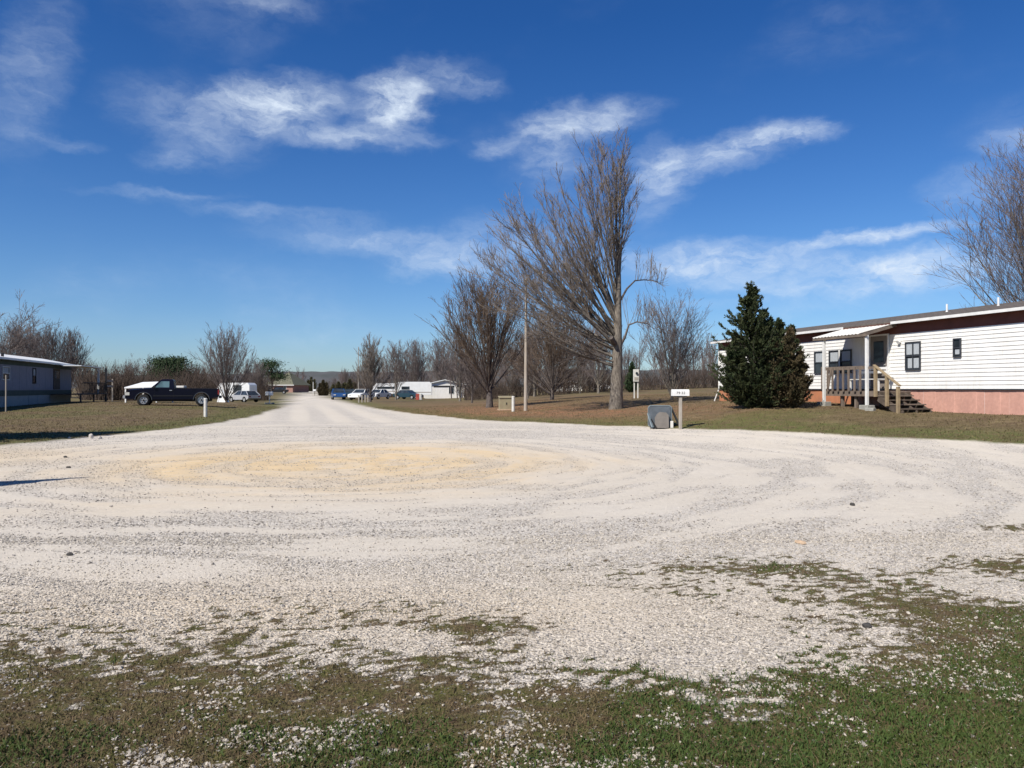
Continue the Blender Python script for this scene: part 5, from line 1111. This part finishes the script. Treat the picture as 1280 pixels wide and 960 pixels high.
# mailbox
x, y = at(850.5, 26.3); t = thing('mailbox', 'long white mailbox with black digits on a grey wooden post at the road edge', 'mailbox', (x, y, z1(x, y)), rad(2))
MB().box((-.05,-.05,-.2), (.05,.05,1.10), bev=.008).build('post', M['graypost'], t)
m_ = MB(); n = 9; prof = [(-.09,0),(.09,0)]+[(.09*cos(pi*i/n), .13+.09*sin(pi*i/n)) for i in range(n+1)]
vs = [(-.285, a, 1.13+b_) for a, b_ in prof]+[(.285, a, 1.13+b_) for a, b_ in prof]; k = len(prof); m_.add(vs, [(i, (i+1) % k, k+(i+1) % k, k+i) for i in range(k)]+[tuple(range(k-1, -1, -1)), tuple(range(k, 2*k))]); box_ = m_.build('box', M['trim'], t)
MB().box((-.2,-.07,1.095), (.2,.07,1.128)).build('bracket', M['dark'], t)
m_ = MB(); vs = [(-.30, a*1.04, 1.128+b_*1.03) for a, b_ in prof]+[(-.286, a*1.04, 1.128+b_*1.03) for a, b_ in prof]; m_.add(vs, [(i, (i+1) % k, k+(i+1) % k, k+i) for i in range(k)]+[tuple(range(k-1, -1, -1)), tuple(range(k, 2*k))]); m_.build('front_door', M['trim'], t)
for k, ch in enumerate(('7', '9', '3', '2')):
    cu = bpy.data.curves.new('digit', 'FONT'); cu.body = ch; cu.size = .125; cu.extrude = .001; cu.align_x = 'CENTER'
    to = bpy.data.objects.new('digit_text', cu); col.objects.link(to); dg = bpy.context.evaluated_depsgraph_get(); me = bpy.data.meshes.new_from_object(to.evaluated_get(dg)); bpy.data.objects.remove(to)
    me.materials.clear(); me.materials.append(M['inkdigits']); o = link(bpy.data.objects.new('digit', me), t); o.location = ((-.13, -.06, .04, .11)[k], -.093, 1.19); o.rotation_euler = (rad(90), 0, 0)
# tipped trash cart left of the mailbox
x, y = at(826, 27.2); t = thing('trash_cart', 'battered blue grey trash cart lying tipped over left of the mailbox', 'trash can', (x, y, z1(x, y)-.02), rad(-8))
def frustum(m_, a, b_, th=.02):     # open tapered tub along y; a,b = (y, x0, x1, z0, z1)
    def ring(y, x0, x1, z0, z1_, c=.07): return [(x0+c,y,z0),(x1-c,y,z0),(x1,y,z0+c),(x1,y,z1_-c),(x1-c,y,z1_),(x0+c,y,z1_),(x0,y,z1_-c),(x0,y,z0+c)]
    A_ = ring(*a); B_ = ring(*b_); C_ = ring(a[0], a[1]+th, a[2]-th, a[3]+th, a[4]-th, .06); D_ = ring(b_[0]-th, b_[1]+th, b_[2]-th, b_[3]+th, b_[4]-th, .06)
    m_.add(A_+B_+C_+D_, [(i, (i+1) % 8, 8+(i+1) % 8, 8+i) for i in range(8)]+[(16+i, 24+i, 24+(i+1) % 8, 16+(i+1) % 8) for i in range(8)]+[(i, 16+i, 16+(i+1) % 8, (i+1) % 8) for i in range(8)]+[tuple(range(8, 16)), tuple(range(31, 23, -1))])
m_ = MB(); frustum(m_, (-.35,-.46,.36,.02,.78), (.65,-.36,.28,.06,.66)); m_.build('tub', M['bluegrey'], t)
m_ = MB(); m_.box((-.42,-.385,.05), (.33,-.352,.74), bev=.014); m_.build('closed_lid', M['bingrey'], t)
m_ = MB(); m_.prism([(-.22,.0),(.24,.0),(.25,.06),(.24,.44),(.16,.53),(-.06,.55),(-.17,.46),(-.23,.34),(-.22,.06)], -.50, -.42); m_.build('fallen_lid', M['mesh_brown'], t)
m_ = MB(); m_.bar((-.45,-.40,.50), (-.30,-.52,.02), .10, .03); m_.build('lid_flap', M['bluegrey'], t); m_ = MB(); m_.bar((-.36,-.42,.30), (-.18,-.55,.01), .05, .03); m_.build('handle', M['dark'], t)
m_ = MB(); m_.add([(.37,-.34,.70),(.40,.5,.62),(.72,.4,.0),(.66,-.42,.0),(.34,-.34,.70),(.37,.5,.62),(.68,.4,.0),(.60,-.42,.0)], [(0,1,2,3),(7,6,5,4),(0,3,7,4),(1,5,6,2),(0,4,5,1),(3,2,6,7)]); m_.build('shade_panel', M['dark'], t)  # black slab standing in for the cart's shaded right side and its shadow
for z in (.15, .55): MB().cyl((.30,.50,z), (.30,.58,z), .11, n=12).build('wheel', M['tyre'], t)
m_ = MB(); m_.box((.30,-.52,.0), (.40,-.44,.24), bev=.01); m_.build('white_jug', M['dirty_white'], t)
# far mailboxes and posts
x, y = at(337, 74); t = thing('twin_mailboxes', 'pair of small white mailboxes on one post left of the far road', 'mailboxes', (x, y, z1(x, y)))
MB().cyl((0,0,0), (0,0,.95), .05, n=8).build('post', M['dirty_white'], t)
for s in (-.22, .14): MB().box((s-.12,-.22,.82), (s+.14,.22,1.18), bev=.03).build('box', M['white_car'], t)
MB().box((-.42,-.2,-.02), (.42,.2,.14), bev=.03).build('stone_base', M['concrete'], t)
for px, h_, Y, lab in ((448.5,.72,79,'shortest wooden post left of the columnar tree, leftmost of four'),(452.5,.78,80,'second wooden post of the row left of the columnar tree'),(456.5,.76,81,'third wooden post of the row, next to the columnar tree'),(460,.74,82,'last wooden post, right at the columnar trunk')):
    x, y = at(px, Y); o = MB().box((-.06,-.06,-.1), (.06,.06,h_)).build('wooden_post', M['graypost']); o.location = (x, y, z1(x, y)); tag(o, lab, 'post', 'wooden posts by the columnar tree')
x, y = at(448, 112); o = MB().cyl((0,0,-.1), (0,0,7.5), .07, .05, n=8).build('utility_pole', M['graypost']); o.location = (x, y, z1(x, y)); tag(o, 'thin far pole left of the columnar tree', 'utility pole')
x, y = at(391.5, 180); o = MB().cyl((0,0,-.1), (0,0,2.8), .08, n=8).build('sign_post', M['dirty_white']); o.location = (x, y, z1(x, y)); tag(o, 'pale slim post right where the road ends', 'post')
x, y = at(393.5, 150); t = thing('mailbox', 'tiny white mailbox at the right edge of the far road', 'mailbox', (x, y, z1(x, y))); MB().cyl((0,0,0), (0,0,1.0), .05, n=6).build('post', M['darkwood'], t); MB().box((-.28,-.2,.85), (.28,.2,1.2), bev=.05).build('box', M['white_car'], t)

# a cedar and a made-up stump left of the frame whose shadows fall into it
def offshadow():
    x, y = at(-222, 20.3); g = 0
    tr_, fo = conifer(61, [(0,0,7.8,2.7,.2,1.),(.8,.8,6.4,2.4,.2,.8),(-.8,-.6,5.6,2.2,.2,.6)], 420, 42000, .24)
    t = thing('cedar_tree', 'narrow cedar left of the view whose shadow crosses the left lawn', 'evergreen', (x, y, z1(x, y))); np_mesh('trunk', *tr_, M['bark_dark'], t); np_mesh('crown', *fo, M['juniper'], t)
    x, y = -9.2, 12.5; t = thing('shadow_stump', 'made-up jagged stump with one tall splinter left of the view', 'shadow caster', (x, y, z1(x, y)))  # unseen caster, invented and shaped for the tapered shadow it throws
    MB().cyl((0,0,-.1), (0,0,1.15), .38, .32, n=9).build('trunk', M['bark_dark'], t); MB().cyl((.02,0,.9), (.03,0,2.3), .24, .02, n=9).build('splinter', M['bark_dark'], t); MB().cyl((-.14,-.05,.55), (-.22,-.1,1.0), .05, .01, n=6).build('splinter', M['bark_dark'], t)
offshadow()
print("tris ~", sum(len(o.data.polygons) for o in bpy.data.objects if o.type == 'MESH'))
